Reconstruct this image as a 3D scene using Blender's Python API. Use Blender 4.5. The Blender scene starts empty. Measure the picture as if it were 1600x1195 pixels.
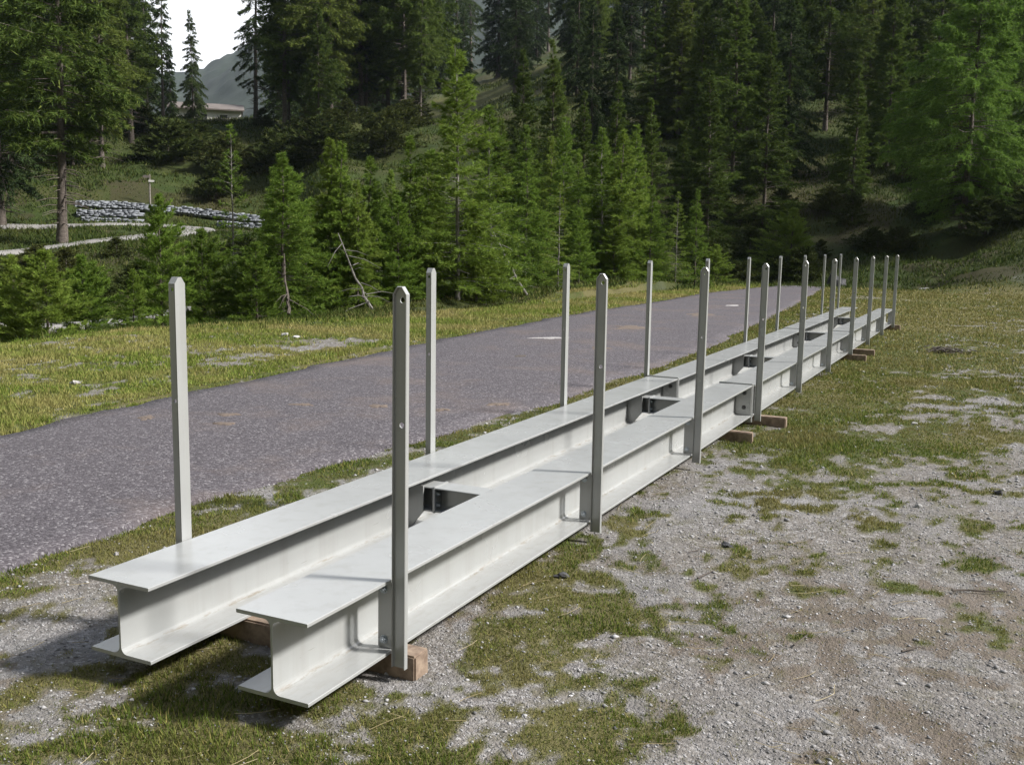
import bpy, bmesh, math, random
import numpy as np
from mathutils import Vector, Matrix
from mathutils.geometry import tessellate_polygon

scene = bpy.context.scene
COL = scene.collection
R = math.radians

# ------------------------------------------------------------------ camera
CAM = np.array([1.9159, 0.0, 1.5893])
YAW, PIT, ROL, FPX = R(26.0732), R(8.1161), R(0.9439), 1560.25
_F = np.array([-math.sin(YAW)*math.cos(PIT), math.cos(YAW)*math.cos(PIT), -math.sin(PIT)])
_R = np.array([math.cos(YAW), math.sin(YAW), 0.0])
_U = np.cross(_R, _F)
_R2 = _R*math.cos(ROL)+_U*math.sin(ROL)
_U2 = -_R*math.sin(ROL)+_U*math.cos(ROL)
cam = bpy.data.cameras.new('camera')
cam.sensor_width = 36.0
cam.lens = FPX/1600*36
cam.clip_start = 0.05
cam.clip_end = 6000
camo = bpy.data.objects.new('camera', cam)
m = Matrix.Identity(4)
for i in range(3):
    m[i][0], m[i][1], m[i][2], m[i][3] = _R2[i], _U2[i], -_F[i], CAM[i]
camo.matrix_world = m
COL.objects.link(camo)
scene.camera = camo
scene.render.resolution_x, scene.render.resolution_y = 1024, 764

# ------------------------------------------------------------------ world and sun
SUN_EL = R(41)
SUN_DIR = Vector((0.949*math.cos(SUN_EL), 0.316*math.cos(SUN_EL), math.sin(SUN_EL)))   # towards the sun
w = bpy.data.worlds.new('World')
scene.world = w
w.use_nodes = True
nt = w.node_tree
nt.nodes.clear()
wo = nt.nodes.new('ShaderNodeOutputWorld')
bg = nt.nodes.new('ShaderNodeBackground')
sky = nt.nodes.new('ShaderNodeTexSky')
sky.sky_type = 'NISHITA'
sky.sun_disc = False
sky.sun_elevation = SUN_EL
sky.sun_rotation = math.atan2(SUN_DIR.x, SUN_DIR.y)
sky.air_density = 1.0
sky.dust_density = 2.0
# broken cloud cover over the whole sky
tc = nt.nodes.new('ShaderNodeTexCoord')
cn = nt.nodes.new('ShaderNodeTexNoise')
cn.inputs['Scale'].default_value = 2.6
cn.inputs['Detail'].default_value = 6
cr = nt.nodes.new('ShaderNodeValToRGB')
cr.color_ramp.elements[0].position = 0.45
cr.color_ramp.elements[1].position = 0.62
cmix = nt.nodes.new('ShaderNodeMixRGB')
cmix.inputs['Color2'].default_value = (13.0, 13.2, 13.5, 1)
nt.links.new(tc.outputs['Generated'], cn.inputs['Vector'])
nt.links.new(cn.outputs['Fac'], cr.inputs['Fac'])
sxyz = nt.nodes.new('ShaderNodeSeparateXYZ')
lowr = nt.nodes.new('ShaderNodeValToRGB')                 # cloud bank and haze thicken towards the horizon, all round
lowr.color_ramp.elements[0].position = 0.42; lowr.color_ramp.elements[0].color = (1, 1, 1, 1)
lowr.color_ramp.elements[1].position = 0.70; lowr.color_ramp.elements[1].color = (0, 0, 0, 1)
cmax = nt.nodes.new('ShaderNodeMath'); cmax.operation = 'MAXIMUM'
cmul = nt.nodes.new('ShaderNodeMath'); cmul.operation = 'MULTIPLY'; cmul.inputs[1].default_value = 0.38
nt.links.new(tc.outputs['Generated'], sxyz.inputs[0])
nt.links.new(sxyz.outputs[2], lowr.inputs['Fac'])
nt.links.new(cr.outputs['Color'], cmul.inputs[0])
nt.links.new(lowr.outputs['Color'], cmax.inputs[0]); nt.links.new(cmul.outputs[0], cmax.inputs[1])
nt.links.new(cmax.outputs[0], cmix.inputs['Fac'])
nt.links.new(sky.outputs['Color'], cmix.inputs['Color1'])
nt.links.new(cmix.outputs['Color'], bg.inputs['Color'])
bg.inputs['Strength'].default_value = 0.075
nt.links.new(bg.outputs['Background'], wo.inputs['Surface'])

sun = bpy.data.lights.new('sun', 'SUN')
sun.energy = 4.6
sun.angle = R(7.0)
sun.color = (1.0, 0.965, 0.91)
suno = bpy.data.objects.new('sun', sun)
suno.rotation_euler = SUN_DIR.to_track_quat('Z', 'Y').to_euler()
COL.objects.link(suno)

scene.view_settings.view_transform = 'Standard'
scene.view_settings.look = 'None'
scene.view_settings.gamma = 1
scene.view_settings.use_curve_mapping = False
scene.view_settings.exposure = 0.70
scene.cycles.max_bounces = 4
scene.cycles.diffuse_bounces = 2
scene.cycles.glossy_bounces = 2
scene.cycles.transmission_bounces = 2

# ------------------------------------------------------------------ numeric helpers
def ray(px, py):
    return _F + _R2*(px-800)/FPX - _U2*(py-597.5)/FPX

def on_ground(px, py, z=-0.05):
    d = ray(px, py)
    return CAM + d*((z-CAM[2])/d[2])

def at_r(px, py, r):
    d = ray(px, py)
    return CAM + d*(r/math.hypot(d[0], d[1]))

def _hash(ix, iy, seed):
    h = (ix.astype(np.int64)*374761393 + iy.astype(np.int64)*668265263 + seed*1442695041) & 0xffffffff
    h = ((h ^ (h >> 13))*1274126177) & 0xffffffff
    h = (h ^ (h >> 16))
    return (h & 0xffff)/65535.0

def vnoise(x, y, seed=0):
    x = np.asarray(x, float); y = np.asarray(y, float)
    ix = np.floor(x); iy = np.floor(y)
    fx = x-ix; fy = y-iy
    fx = fx*fx*(3-2*fx); fy = fy*fy*(3-2*fy)
    a = _hash(ix, iy, seed); b = _hash(ix+1, iy, seed)
    c = _hash(ix, iy+1, seed); d = _hash(ix+1, iy+1, seed)
    return (a*(1-fx)+b*fx)*(1-fy)+(c*(1-fx)+d*fx)*fy

def fbm(x, y, scale, octs=4, seed=0):
    s = 0; a = 1; t = 0
    for o in range(octs):
        s = s + a*vnoise(np.asarray(x)*scale+o*17.3, np.asarray(y)*scale-o*9.1, seed+o*7)
        t += a; a *= 0.55; scale *= 2.03
    return s/t

def sstep(a, b, x):
    t = np.clip((np.asarray(x, float)-a)/(b-a), 0, 1)
    return t*t*(3-2*t)

# ------------------------------------------------------------------ terrain
# columns of (bearing as a picture column, [(distance, height)...]) those in view read from the photograph's hillsides
G0 = -0.05
COLS = [
 (-9000, [(0,G0),(18,G0),(35,9),(60,28),(160,100),(400,260),(900,420)]),  # out of view, raised to hold back sky fill
 (-1500, [(0,G0),(25,G0),(45,5),(80,20),(160,52),(400,140),(900,300)]),
 (-500, [(0,G0),(17,G0),(24,-1.5),(40,-1.2),(60,1.2),(80,6),(120,13),(200,22),(400,40),(900,60)]),
 (0,   [(0,G0),(16.5,G0),(19,-0.3),(25,-1.6),(38,-1.3),(44,-0.9),(52,0.2),(56,0.5),(62,1.3),(66,1.7),(69,2.9),(71,4.4),(100,9.3),(140,15.5),(260,24),(900,40)]),
 (200, [(0,G0),(18,G0),(20,-0.2),(26,-1.4),(38,-1.2),(46,-0.6),(53,0.8),(58,1.2),(63,1.9),(66,2.2),(68,2.55),(69.5,3.1),(71.5,4.4),(80,6.5),(100,11.0),(110,13.4),(125,13.6),(260,14),(900,16)]),
 (400, [(0,G0),(19.5,G0),(21,-0.2),(26,-0.9),(40,-0.9),(50,0.4),(57,1.5),(63,1.9),(67,1.95),(69,2.5),(75,5.0),(95,11.2),(104,13.3),(125,13.4),(145,11),(260,8),(900,10)]),
 (550, [(0,G0),(22,G0),(24,-0.2),(29,-0.6),(45,0.4),(60,3.2),(74,7.2),(84,11.0),(90,11.8),(110,11),(160,13),(300,20),(900,30)]),
 (680, [(0,G0),(24,G0),(30,-0.4),(45,0.5),(60,3.2),(78,9.0),(86,11.2),(96,12.0),(112,14.4),(130,19.0),(200,33),(300,45),(900,90)]),
 (900, [(0,G0),(32,G0),(38,-0.2),(50,2.0),(65,6.2),(90,14.4),(112,20.0),(130,24),(160,30),(250,52),(900,150)]),
 (1150,[(0,G0),(44,G0),(48,0.0),(56,1.8),(70,7.0),(100,19.6),(120,25),(150,36),(300,80),(900,200)]),
 (1400,[(0,G0),(42,G0),(45,0.4),(52,2.1),(70,7.2),(100,20.0),(120,26),(150,37),(300,80),(900,200)]),
 (1600,[(0,G0),(39,G0),(42,0.6),(48,2.2),(65,8.4),(100,21.5),(150,38),(300,80),(900,200)]),
 (2300,[(0,G0),(30,G0),(40,2.0),(60,9.0),(100,22.0),(150,38),(300,80),(900,200)]),
 (9000,[(0,G0),(26,G0),(60,12),(120,38.0),(300,110),(900,300)]),
]
PHI = np.array([YAW-math.atan((c[0]-800)/FPX) for c in COLS])[::-1]     # ascending bearing
PROF = [c[1] for c in COLS][::-1]
_RS = np.concatenate([np.arange(0, 120, 0.5), np.arange(120, 400, 4), np.arange(400, 3001, 50)])
_TAB = []
for pr in PROF:
    zz = np.interp(_RS, [p[0] for p in pr], [p[1] for p in pr])
    k = np.ones(5)/5
    zz = np.convolve(np.pad(zz, 2, mode='edge'), k, 'valid')
    _TAB.append(zz)
_TAB = np.array(_TAB)

def road_edges(y):
    xr = np.interp(y, [-30, -5, 3.2, 4.65, 6.5, 9.45, 15.3, 24, 30.3, 36, 42], [-2.6, -2.5, -2.48, -2.55, -2.38, -2.18, -2.28, -2.9, -3.45, -4.0, -4.5])
    xl = np.interp(y, [-30, -5, 5.4, 7.5, 12.5, 19.8, 32.6, 40, 42], [-4.6, -4.9, -5.37, -5.66, -6.25, -6.8, -7.0, -6.5, -6.4])
    return xl, xr

def road_mask(x, y, pad=0.0):
    xl, xr = road_edges(y)
    return ((x > xl-pad) & (x < xr+pad) & (y < 41.5)).astype(float)

def height_base(x, y):
    x = np.asarray(x, float); y = np.asarray(y, float)
    dx, dy = x-CAM[0], y-CAM[1]
    r = np.hypot(dx, dy)
    ph = np.arctan2(-dx, dy)
    ph = np.clip(ph, PHI[0], PHI[-1])
    j = np.clip(np.searchsorted(PHI, ph)-1, 0, len(PHI)-2)
    t = (ph-PHI[j])/(PHI[j+1]-PHI[j])
    t = t*t*(3-2*t)
    ri = np.interp(r, _RS, np.arange(len(_RS)))
    i0 = np.clip(ri.astype(int), 0, len(_RS)-2); f = ri-i0
    za = _TAB[j, i0]*(1-f)+_TAB[j, i0+1]*f
    zb = _TAB[j+1, i0]*(1-f)+_TAB[j+1, i0+1]*f
    z = za*(1-t)+zb*t
    zbk = np.interp(r, [0, 12, 30, 60, 150, 400, 900], [G0, G0, 14, 44, 128, 320, 450])  # unseen slope behind the camera, made steep to block low sky light
    back = sstep(-2, -22, dy)
    return z*(1-back)+zbk*back, r

def height(x, y):
    z, r = height_base(x, y)
    far = sstep(17, 45, r)
    rough = (fbm(x, y, 0.13, 4, 3)-0.5)*2.2*far + (fbm(x, y, 0.7, 3, 5)-0.5)*0.5*sstep(13, 30, r)*np.where(np.asarray(y) < 43, sstep(-8.5, -11.5, x), 1)
    rough = rough*np.where((np.asarray(y) < 41) & (np.asarray(x) > -9) , sstep(40, 60, r)*0.5, 1)
    bear = np.arctan2(-(np.asarray(x)-CAM[0]), np.asarray(y))
    lane = sstep(48, 53, r)*sstep(76, 71, r)*sstep(R(36), R(39), bear)*sstep(R(60), R(56), bear)
    z = z+rough*(1-0.93*lane)
    z = z+(fbm(x, y, 1.1, 4, 11)-0.5)*0.05*sstep(0.2, 1.5, np.abs(x+0.55)) + (fbm(x, y, 5.0, 3, 12)-0.5)*0.025
    rm = road_mask(x, y, 0.12)
    return np.where(rm > 0, np.minimum(z, G0)-0.03, z)

MEADOWS = [(*at_r(668, 150, 122)[:2], 15.0), (*at_r(893, 110, 126)[:2], 11.0), (*at_r(820, 130, 150)[:2], 12.0)]
# -- what grows where: grass, bare soil, dry yellow grass (the rest is pale gravel)
def masks(x, y):
    x = np.asarray(x, float); y = np.asarray(y, float)
    r = np.hypot(x-CAM[0], y)
    n1 = fbm(x, y, 0.55, 5, 21); n2 = fbm(x, y, 2.2, 4, 31); n3 = fbm(x, y, 0.9, 4, 41); n4 = fbm(x, y, 7.0, 3, 51)
    xl, xr = road_edges(y)
    left = sstep(0.0, -0.5, x-xl)                       # the meadow beyond the road
    beams = sstep(1.1, 0.2, np.abs(x+0.35)-0.55)
    farg = sstep(9.0, 14.0, y+0.25*x+(n1-0.5)*6)        # grass takes over further up the yard
    g = 0.40+0.28*beams+0.42*farg+0.45*left
    # grass strips along both road edges
    g = g-0.13*left*sstep(0.40, 0.62, fbm(x, y, 0.45, 4, 44))
    g = g+0.35*np.exp(-((x-xr-0.35)/0.30)**2)+0.45*np.exp(-((x-xl+0.3)/0.35)**2)
    # bare pale bands
    g = g-0.30*np.exp(-((x-2.6-0.10*(y-6))/1.3)**2)*sstep(13, 8, y)
    g = g-0.25*np.exp(-((y-17.5-0.4*x)/1.2)**2)*sstep(1.5, 4, x)
    g = g-0.34*np.exp(-((x+7.4)/1.0)**2-((y-12.2)/2.8)**2)
    n5 = fbm(x, y, 19.0, 2, 55)
    grass = sstep(0.42, 0.70, g*0.58+0.50*(n1-0.5)+0.85*(n2-0.5)+0.85*(n4-0.5)+0.40*(n5-0.5)+0.26)
    soil = 0.75*sstep(0.48, 0.64, 0.6*n3+0.4*n2+0.75*(n4-0.5)+0.3*(n5-0.5)+0.08*beams)*(1-0.7*grass)
    dry = sstep(0.40, 0.66, fbm(x, y, 0.35, 4, 61)+0.35*(n2-0.5)+0.10*sstep(16, 26, y)+0.03*left)
    hill = sstep(17, 24, r)*np.where(x < -9.5, 1, 0)+sstep(39, 43, r)
    hill = hill+sstep(33, 37, r)*sstep(-0.9, -1.8, x-xl)
    hill = np.clip(hill, 0, 1)
    mead = 0
    for (cx, cy, cr_) in MEADOWS: mead = np.maximum(mead, sstep(1.0, 0.6, np.hypot(x-cx, y-cy)/cr_))
    grass = grass*(1-hill)+hill*sstep(0.30, 0.42, fbm(x, y, 0.3, 4, 71))
    soil = soil*(1-hill)+hill*sstep(0.55, 0.66, fbm(x, y, 0.22, 4, 81))
    dry = dry*(1-hill)+hill*sstep(0.50, 0.72, fbm(x, y, 0.10, 4, 91))
    grass = np.maximum(grass, mead*0.9); dry = np.maximum(dry, mead*0.55); hill = hill*(1-mead)
    return grass, soil, dry, hill

# ------------------------------------------------------------------ object helpers
def link(o, parent=None):
    COL.objects.link(o)
    if parent is not None:
        o.parent = parent
    return o

def tag(o, label=None, cat=None, group=None, kind=None):
    if label: o['label'] = label
    if cat: o['category'] = cat
    if group: o['group'] = group
    if kind: o['kind'] = kind
    return o

def empty(name, loc=(0, 0, 0), rz=0.0):
    o = bpy.data.objects.new(name, None)
    o.location = loc
    o.rotation_euler = (0, 0, rz)
    o.empty_display_size = 0.1
    return link(o)

def mesh_np(name, verts, tris, mat=None, smooth=False):
    me = bpy.data.meshes.new(name)
    v = np.asarray(verts, np.float32).reshape(-1, 3); t = np.asarray(tris, np.int32)
    n = t.shape[1]
    me.vertices.add(len(v)); me.vertices.foreach_set('co', v.ravel())
    me.loops.add(t.size); me.loops.foreach_set('vertex_index', t.ravel())
    me.polygons.add(len(t))
    me.polygons.foreach_set('loop_start', np.arange(len(t), dtype=np.int32)*n)
    if smooth:
        me.polygons.foreach_set('use_smooth', np.ones(len(t), bool))
    me.update(calc_edges=True)
    if mat: me.materials.append(mat)
    return me

def mesh_py(name, verts, faces, mat=None, smooth=False):
    me = bpy.data.meshes.new(name)
    me.from_pydata([tuple(v) for v in verts], [], faces)
    me.update()
    if smooth:
        for p in me.polygons: p.use_smooth = True
    if mat: me.materials.append(mat)
    return me

def obj(name, me, parent=None, loc=None, rot=None):
    o = bpy.data.objects.new(name, me)
    if loc is not None: o.location = loc
    if rot is not None: o.rotation_euler = rot
    return link(o, parent)

def copy_tree(root):
    r = root.copy(); COL.objects.link(r)
    for ch in list(root.children):
        c = ch.copy(); COL.objects.link(c); c.parent = r
    return r

# ------------------------------------------------------------------ materials
class Mat:
    def __init__(self, name):
        self.m = bpy.data.materials.new(name)
        self.m.use_nodes = True
        self.t = self.m.node_tree
        self.b = self.t.nodes['Principled BSDF']
        self.out = self.t.nodes['Material Output']
    def n(self, typ, **kw):
        nd = self.t.nodes.new(typ)
        for k, v in kw.items():
            if k in nd.inputs: nd.inputs[k].default_value = v
            else: setattr(nd, k, v)
        return nd
    def l(self, a, b): self.t.links.new(a, b)
    def noise(self, scale, detail=4, vec=None, rough=0.55):
        nd = self.n('ShaderNodeTexNoise'); nd.inputs['Scale'].default_value = scale
        nd.inputs['Detail'].default_value = detail; nd.inputs['Roughness'].default_value = rough
        if vec is not None: self.l(vec, nd.inputs['Vector'])
        return nd.outputs['Fac']
    def ramp(self, fac, *stops):
        nd = self.n('ShaderNodeValToRGB')
        e = nd.color_ramp.elements
        while len(e) < len(stops): e.new(0.5)
        for i, (p, c) in enumerate(stops):
            e[i].position = p
            e[i].color = (c, c, c, 1) if isinstance(c, (int, float)) else (*c, 1)
        self.l(fac, nd.inputs['Fac'])
        return nd.outputs['Color']
    def mix(self, fac, a, b, mode='MIX'):
        nd = self.n('ShaderNodeMixRGB', blend_type=mode)
        for s, k in ((fac, 'Fac'), (a, 'Color1'), (b, 'Color2')):
            if isinstance(s, (int, float)): nd.inputs[k].default_value = s
            elif isinstance(s, tuple): nd.inputs[k].default_value = (*s, 1)
            else: self.l(s, nd.inputs[k])
        return nd.outputs['Color']
    def math(self, op, a, b=0.0):
        nd = self.n('ShaderNodeMath', operation=op)
        for i, s in enumerate((a, b)):
            if isinstance(s, (int, float)): nd.inputs[i].default_value = s
            else: self.l(s, nd.inputs[i])
        return nd.outputs[0]
    def bump(self, hgt, strength=0.3, dist=0.02):
        nd = self.n('ShaderNodeBump'); nd.inputs['Strength'].default_value = strength
        nd.inputs['Distance'].default_value = dist
        self.l(hgt, nd.inputs['Height']); self.l(nd.outputs['Normal'], self.b.inputs['Normal'])
    def color(self, c):
        if isinstance(c, tuple): self.b.inputs['Base Color'].default_value = (*c, 1)
        else: self.l(c, self.b.inputs['Base Color'])
    def rough(self, v):
        if isinstance(v, (int, float)): self.b.inputs['Roughness'].default_value = v
        else: self.l(v, self.b.inputs['Roughness'])
    def pos(self): return self.n('ShaderNodeNewGeometry').outputs['Position']
    def island(self): return self.n('ShaderNodeNewGeometry').outputs['Random Per Island']
    def objrand(self): return self.n('ShaderNodeObjectInfo').outputs['Random']

def mat_ground():
    M = Mat('yard_ground')
    P = M.pos()
    at = M.n('ShaderNodeVertexColor', layer_name='cover')
    sp = M.n('ShaderNodeSeparateColor'); M.l(at.outputs['Color'], sp.inputs[0])
    g, s, d = sp.outputs[0], sp.outputs[1], sp.outputs[2]
    hill = at.outputs['Alpha']
    vor = M.n('ShaderNodeTexVoronoi', Scale=55.0); M.l(P, vor.inputs['Vector'])
    sc = M.n('ShaderNodeSeparateColor'); M.l(vor.outputs['Color'], sc.inputs[0])
    fine = M.noise(140, 3, P); mid = M.noise(9, 5, P); big = M.noise(1.3, 4, P)
    grav = M.mix(mid, (0.120, 0.104, 0.090), (0.295, 0.275, 0.262))
    stones = M.ramp(sc.outputs[0], (0.0, (0.14, 0.135, 0.135)), (0.55, (0.235, 0.222, 0.215)), (0.86, (0.36, 0.35, 0.355)), (1.0, (0.56, 0.555, 0.56)))
    grav = M.mix(0.60, grav, stones)
    blu = M.ramp(big, (0.45, 0.0), (0.62, 1.0))
    grav = M.mix(M.math('MULTIPLY', blu, 0.35), grav, (0.30, 0.31, 0.345), 'MIX')
    soil = M.mix(fine, (0.095, 0.078, 0.066), (0.255, 0.222, 0.198))
    gn = M.noise(60, 4, P)
    gr = M.mix(gn, (0.030, 0.042, 0.010), (0.105, 0.135, 0.028))
    gr = M.mix(M.ramp(mid, (0.45, 0.0), (0.65, 0.7)), gr, (0.10, 0.085, 0.035))
    dr = M.mix(gn, (0.085, 0.078, 0.030), (0.190, 0.165, 0.070))
    jit = M.math('MULTIPLY', M.math('SUBTRACT', fine, 0.5), 0.9)
    sm = M.ramp(M.math('ADD', s, jit), (0.35, 0.0), (0.65, 1.0))
    gm = M.ramp(M.math('ADD', g, M.math('ADD', jit, M.math('MULTIPLY', M.math('SUBTRACT', mid, 0.5), 0.7))), (0.20, 0.0), (0.85, 0.92))
    dm = M.ramp(M.math('ADD', d, jit), (0.35, 0.0), (0.75, 0.85))
    damp = M.ramp(M.noise(0.45, 5, P), (0.35, (0.80, 0.76, 0.71)), (0.62, (1.12, 1.12, 1.13)))
    c = M.mix(1.0, M.mix(sm, grav, soil), damp, 'MULTIPLY')
    gg = M.mix(dm, gr, dr)
    film = M.ramp(M.math('ADD', g, M.math('MULTIPLY', M.math('SUBTRACT', M.noise(5, 6, P, 0.7), 0.5), 1.6)), (-0.0, 0.08), (0.70, 0.78))
    c = M.mix(film, c, M.mix(gn, (0.070, 0.068, 0.030), (0.165, 0.155, 0.070)))
    c = M.mix(gm, c, gg)
    # the wooded slopes: heath, moss and old grass over dark earth
    hn = M.noise(1.6, 6, P); hn2 = M.noise(0.25, 4, P)
    hc = M.mix(hn, (0.016, 0.027, 0.007), (0.060, 0.088, 0.020))
    hc = M.mix(M.ramp(hn2, (0.40, 0.0), (0.72, 0.8)), hc, (0.075, 0.070, 0.028))
    hc = M.mix(M.math('MULTIPLY', sm, 0.55), hc, (0.055, 0.042, 0.026))
    c = M.mix(hill, c, hc)
    M.color(c)
    M.rough(0.95)
    M.b.inputs['Specular IOR Level'].default_value = 0.2
    hh = M.math('ADD', M.math('MULTIPLY', vor.outputs['Distance'], -0.6), M.math('ADD', fine, M.math('MULTIPLY', mid, 2.0)))
    M.bump(hh, 0.75, 0.02)
    return M.m

def mat_road():
    M = Mat('old_asphalt')
    P = M.pos()
    vor = M.n('ShaderNodeTexVoronoi', Scale=75.0); M.l(P, vor.inputs['Vector'])
    sc = M.n('ShaderNodeSeparateColor'); M.l(vor.outputs['Color'], sc.inputs[0])
    chips = M.ramp(sc.outputs[0], (0.0, (0.040, 0.036, 0.041)), (0.5, (0.092, 0.083, 0.093)), (0.88, (0.15, 0.139, 0.15)), (1.0, (0.34, 0.325, 0.335)))
    big = M.noise(0.8, 5, P)
    tint = M.mix(big, (0.070, 0.062, 0.071), (0.135, 0.121, 0.133))
    c = M.mix(0.72, tint, chips)
    red = M.ramp(M.noise(0.75, 6, P, 0.65), (0.50, 0.0), (0.72, 0.55))
    c = M.mix(red, c, (0.175, 0.135, 0.115))
    M.color(c); M.rough(0.9)
    M.b.inputs['Specular IOR Level'].default_value = 0.25
    M.bump(M.math('SUBTRACT', M.noise(90, 3, P), vor.outputs['Distance']), 0.6, 0.008)
    return M.m

def mat_simple(name, c1, c2, scale, rough=0.8, bump=0.3, bdist=0.01, per_island=0.0, detail=5, coord='pos'):
    M = Mat(name)
    P = M.pos() if coord == 'pos' else M.n('ShaderNodeTexCoord').outputs['Object']
    n = M.noise(scale, detail, P)
    c = M.mix(M.ramp(n, (0.3, 0.0), (0.7, 1.0)), c1, c2)
    if per_island:
        c = M.mix(per_island, c, M.ramp(M.island(), (0.0, tuple(v*0.45 for v in c1)), (1.0, tuple(min(1, v*1.5) for v in c2))))
    M.color(c); M.rough(rough)
    if bump: M.bump(n, bump, bdist)
    return M.m

def mat_leaf(name, dark, light, warm, objvar=0.5, trans=0.25, patch=None):
    M = Mat(name)
    isl = M.island(); rnd = M.objrand()
    c = M.ramp(isl, (0.0, dark), (0.75, light), (1.0, warm))
    c2 = M.ramp(rnd, (0.0, tuple(v*0.70 for v in dark)), (0.5, light), (1.0, warm))
    if objvar: c = M.mix(objvar, c, c2)
    if patch:
        pn = M.noise(patch[0], 4, M.pos())
        c = M.mix(M.ramp(pn, (patch[1], 0.0), (patch[1]+0.16, patch[2])), c, patch[3])
    M.color(c); M.rough(0.75)
    M.b.inputs['Specular IOR Level'].default_value = 0.15
    tr = M.n('ShaderNodeBsdfTranslucent'); M.l(c, tr.inputs['Color'])
    mx = M.n('ShaderNodeMixShader'); mx.inputs[0].default_value = trans
    M.l(M.b.outputs[0], mx.inputs[1]); M.l(tr.outputs[0], mx.inputs[2])
    M.l(mx.outputs[0], M.out.inputs['Surface'])
    return M.m

def mat_steel():
    M = Mat('light_grey_paint')
    P = M.pos()
    n = M.noise(3.5, 5, P); n2 = M.noise(9, 6, P)
    c = M.mix(n, (0.315, 0.325, 0.325), (0.375, 0.385, 0.385))
    c = M.mix(M.ramp(n2, (0.35, 0.0), (0.75, 0.10)), c, (0.24, 0.235, 0.22))
    vs_ = M.n('ShaderNodeMapping'); M.l(P, vs_.inputs[0]); vs_.inputs['Scale'].default_value = (14, 14, 0.9)
    c = M.mix(M.ramp(M.noise(1.0, 5, vs_.outputs[0]), (0.50, 0.0), (0.72, 0.22)), c, (0.22, 0.21, 0.19))
    sc_ = M.n('ShaderNodeMapping'); M.l(P, sc_.inputs[0]); sc_.inputs['Scale'].default_value = (60, 8, 90); sc_.inputs['Rotation'].default_value = (0.5, 0.2, 0.9)
    c = M.mix(M.ramp(M.noise(1.0, 3, sc_.outputs[0]), (0.72, 0.0), (0.76, 0.45)), c, (0.17, 0.155, 0.135))
    # dust and needles gathered low down on the flanges
    sx = M.n('ShaderNodeSeparateXYZ'); M.l(P, sx.inputs[0])
    nrm = M.n('ShaderNodeNewGeometry'); sn = M.n('ShaderNodeSeparateXYZ'); M.l(nrm.outputs['Normal'], sn.inputs[0])
    upw = M.ramp(sn.outputs[2], (0.25, 0.0), (0.6, 1.0))
    low = M.ramp(sx.outputs[2], (0.0590, 0.10), (0.0602, 1.0), (0.066, 1.0), (0.075, 0.0))
    mp = M.n('ShaderNodeMapping'); M.l(P, mp.inputs[0]); mp.inputs['Scale'].default_value = (40, 9, 40)
    st = M.ramp(M.noise(1.0, 6, mp.outputs[0], 0.7), (0.50, 0.0), (0.66, 0.75))
    dm = M.math('MULTIPLY', M.math('MULTIPLY', upw, low), st)
    c = M.mix(dm, c, (0.20, 0.165, 0.12))
    M.color(c)
    M.rough(M.mix(M.noise(3, 3, P), (0.20,)*3, (0.32,)*3))
    M.b.inputs['IOR'].default_value = 1.85
    return M.m

MG = mat_ground(); MR = mat_road(); MS = mat_steel()
M_BOLT = mat_simple('zinc_bolt', (0.30, 0.34, 0.38), (0.52, 0.56, 0.60), 300, 0.35, 0, 0); M_BOLT.node_tree.nodes['Principled BSDF'].inputs['Metallic'].default_value = 0.8
M_BLACKBOLT = mat_simple('dark_bolt', (0.03, 0.03, 0.032), (0.07, 0.07, 0.07), 200, 0.4, 0, 0)
M_TIMBER = mat_simple('sawn_timber', (0.15, 0.105, 0.078), (0.34, 0.26, 0.195), 22, 0.85, 0.4, 0.006)
M_GRASS = mat_leaf('grass_blades', (0.055, 0.085, 0.014), (0.15, 0.20, 0.035), (0.33, 0.28, 0.10), 0.0, 0.3, (0.9, 0.46, 0.65, (0.24, 0.20, 0.085)))
M_MEADOW = mat_leaf('meadow_blades', (0.095, 0.140, 0.022), (0.225, 0.290, 0.055), (0.38, 0.32, 0.12), 0.0, 0.3, (0.45, 0.43, 0.75, (0.36, 0.305, 0.13)))
M_HEATH = mat_leaf('heath_blades', (0.020, 0.036, 0.006), (0.072, 0.108, 0.020), (0.125, 0.125, 0.036), 0.0, 0.25, (0.12, 0.50, 0.5, (0.125, 0.11, 0.04)))
M_DRYGRASS = mat_leaf('dry_yellow_grass', (0.12, 0.125, 0.035), (0.27, 0.245, 0.085), (0.44, 0.38, 0.18), 0.0, 0.25)
M_THATCH = mat_leaf('brown_thatch', (0.050, 0.042, 0.022), (0.120, 0.108, 0.045), (0.20, 0.175, 0.095), 0.0, 0.15)
M_STRAW = mat_leaf('dry_straw', (0.28, 0.22, 0.12), (0.45, 0.38, 0.22), (0.55, 0.48, 0.32), 0.0, 0.15)
M_STONE = mat_simple('gravel_stone', (0.15, 0.145, 0.145), (0.36, 0.355, 0.36), 60, 0.9, 0.3, 0.004, per_island=0.65)
M_WALLSTONE = mat_simple('pale_wall_stone', (0.15, 0.160, 0.180), (0.27, 0.288, 0.32), 6, 0.85, 0.15, 0.01, per_island=0.35)
M_BARK = mat_simple('conifer_bark', (0.060, 0.048, 0.040), (0.155, 0.130, 0.112), 9, 0.95, 0.8, 0.03, coord='obj')
M_PALEBARK = mat_simple('pale_larch_bark', (0.11, 0.10, 0.09), (0.27, 0.255, 0.235), 9, 0.95, 0.6, 0.02, coord='obj')
M_L_YOUNG = mat_leaf('young_larch_needles', (0.070, 0.120, 0.018), (0.185, 0.300, 0.046), (0.29, 0.34, 0.065), 0.35, 0.35)
M_L_BRIGHT = mat_leaf('bright_larch_needles', (0.075, 0.135, 0.022), (0.175, 0.300, 0.052), (0.24, 0.34, 0.065), 0.25, 0.35)
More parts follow.
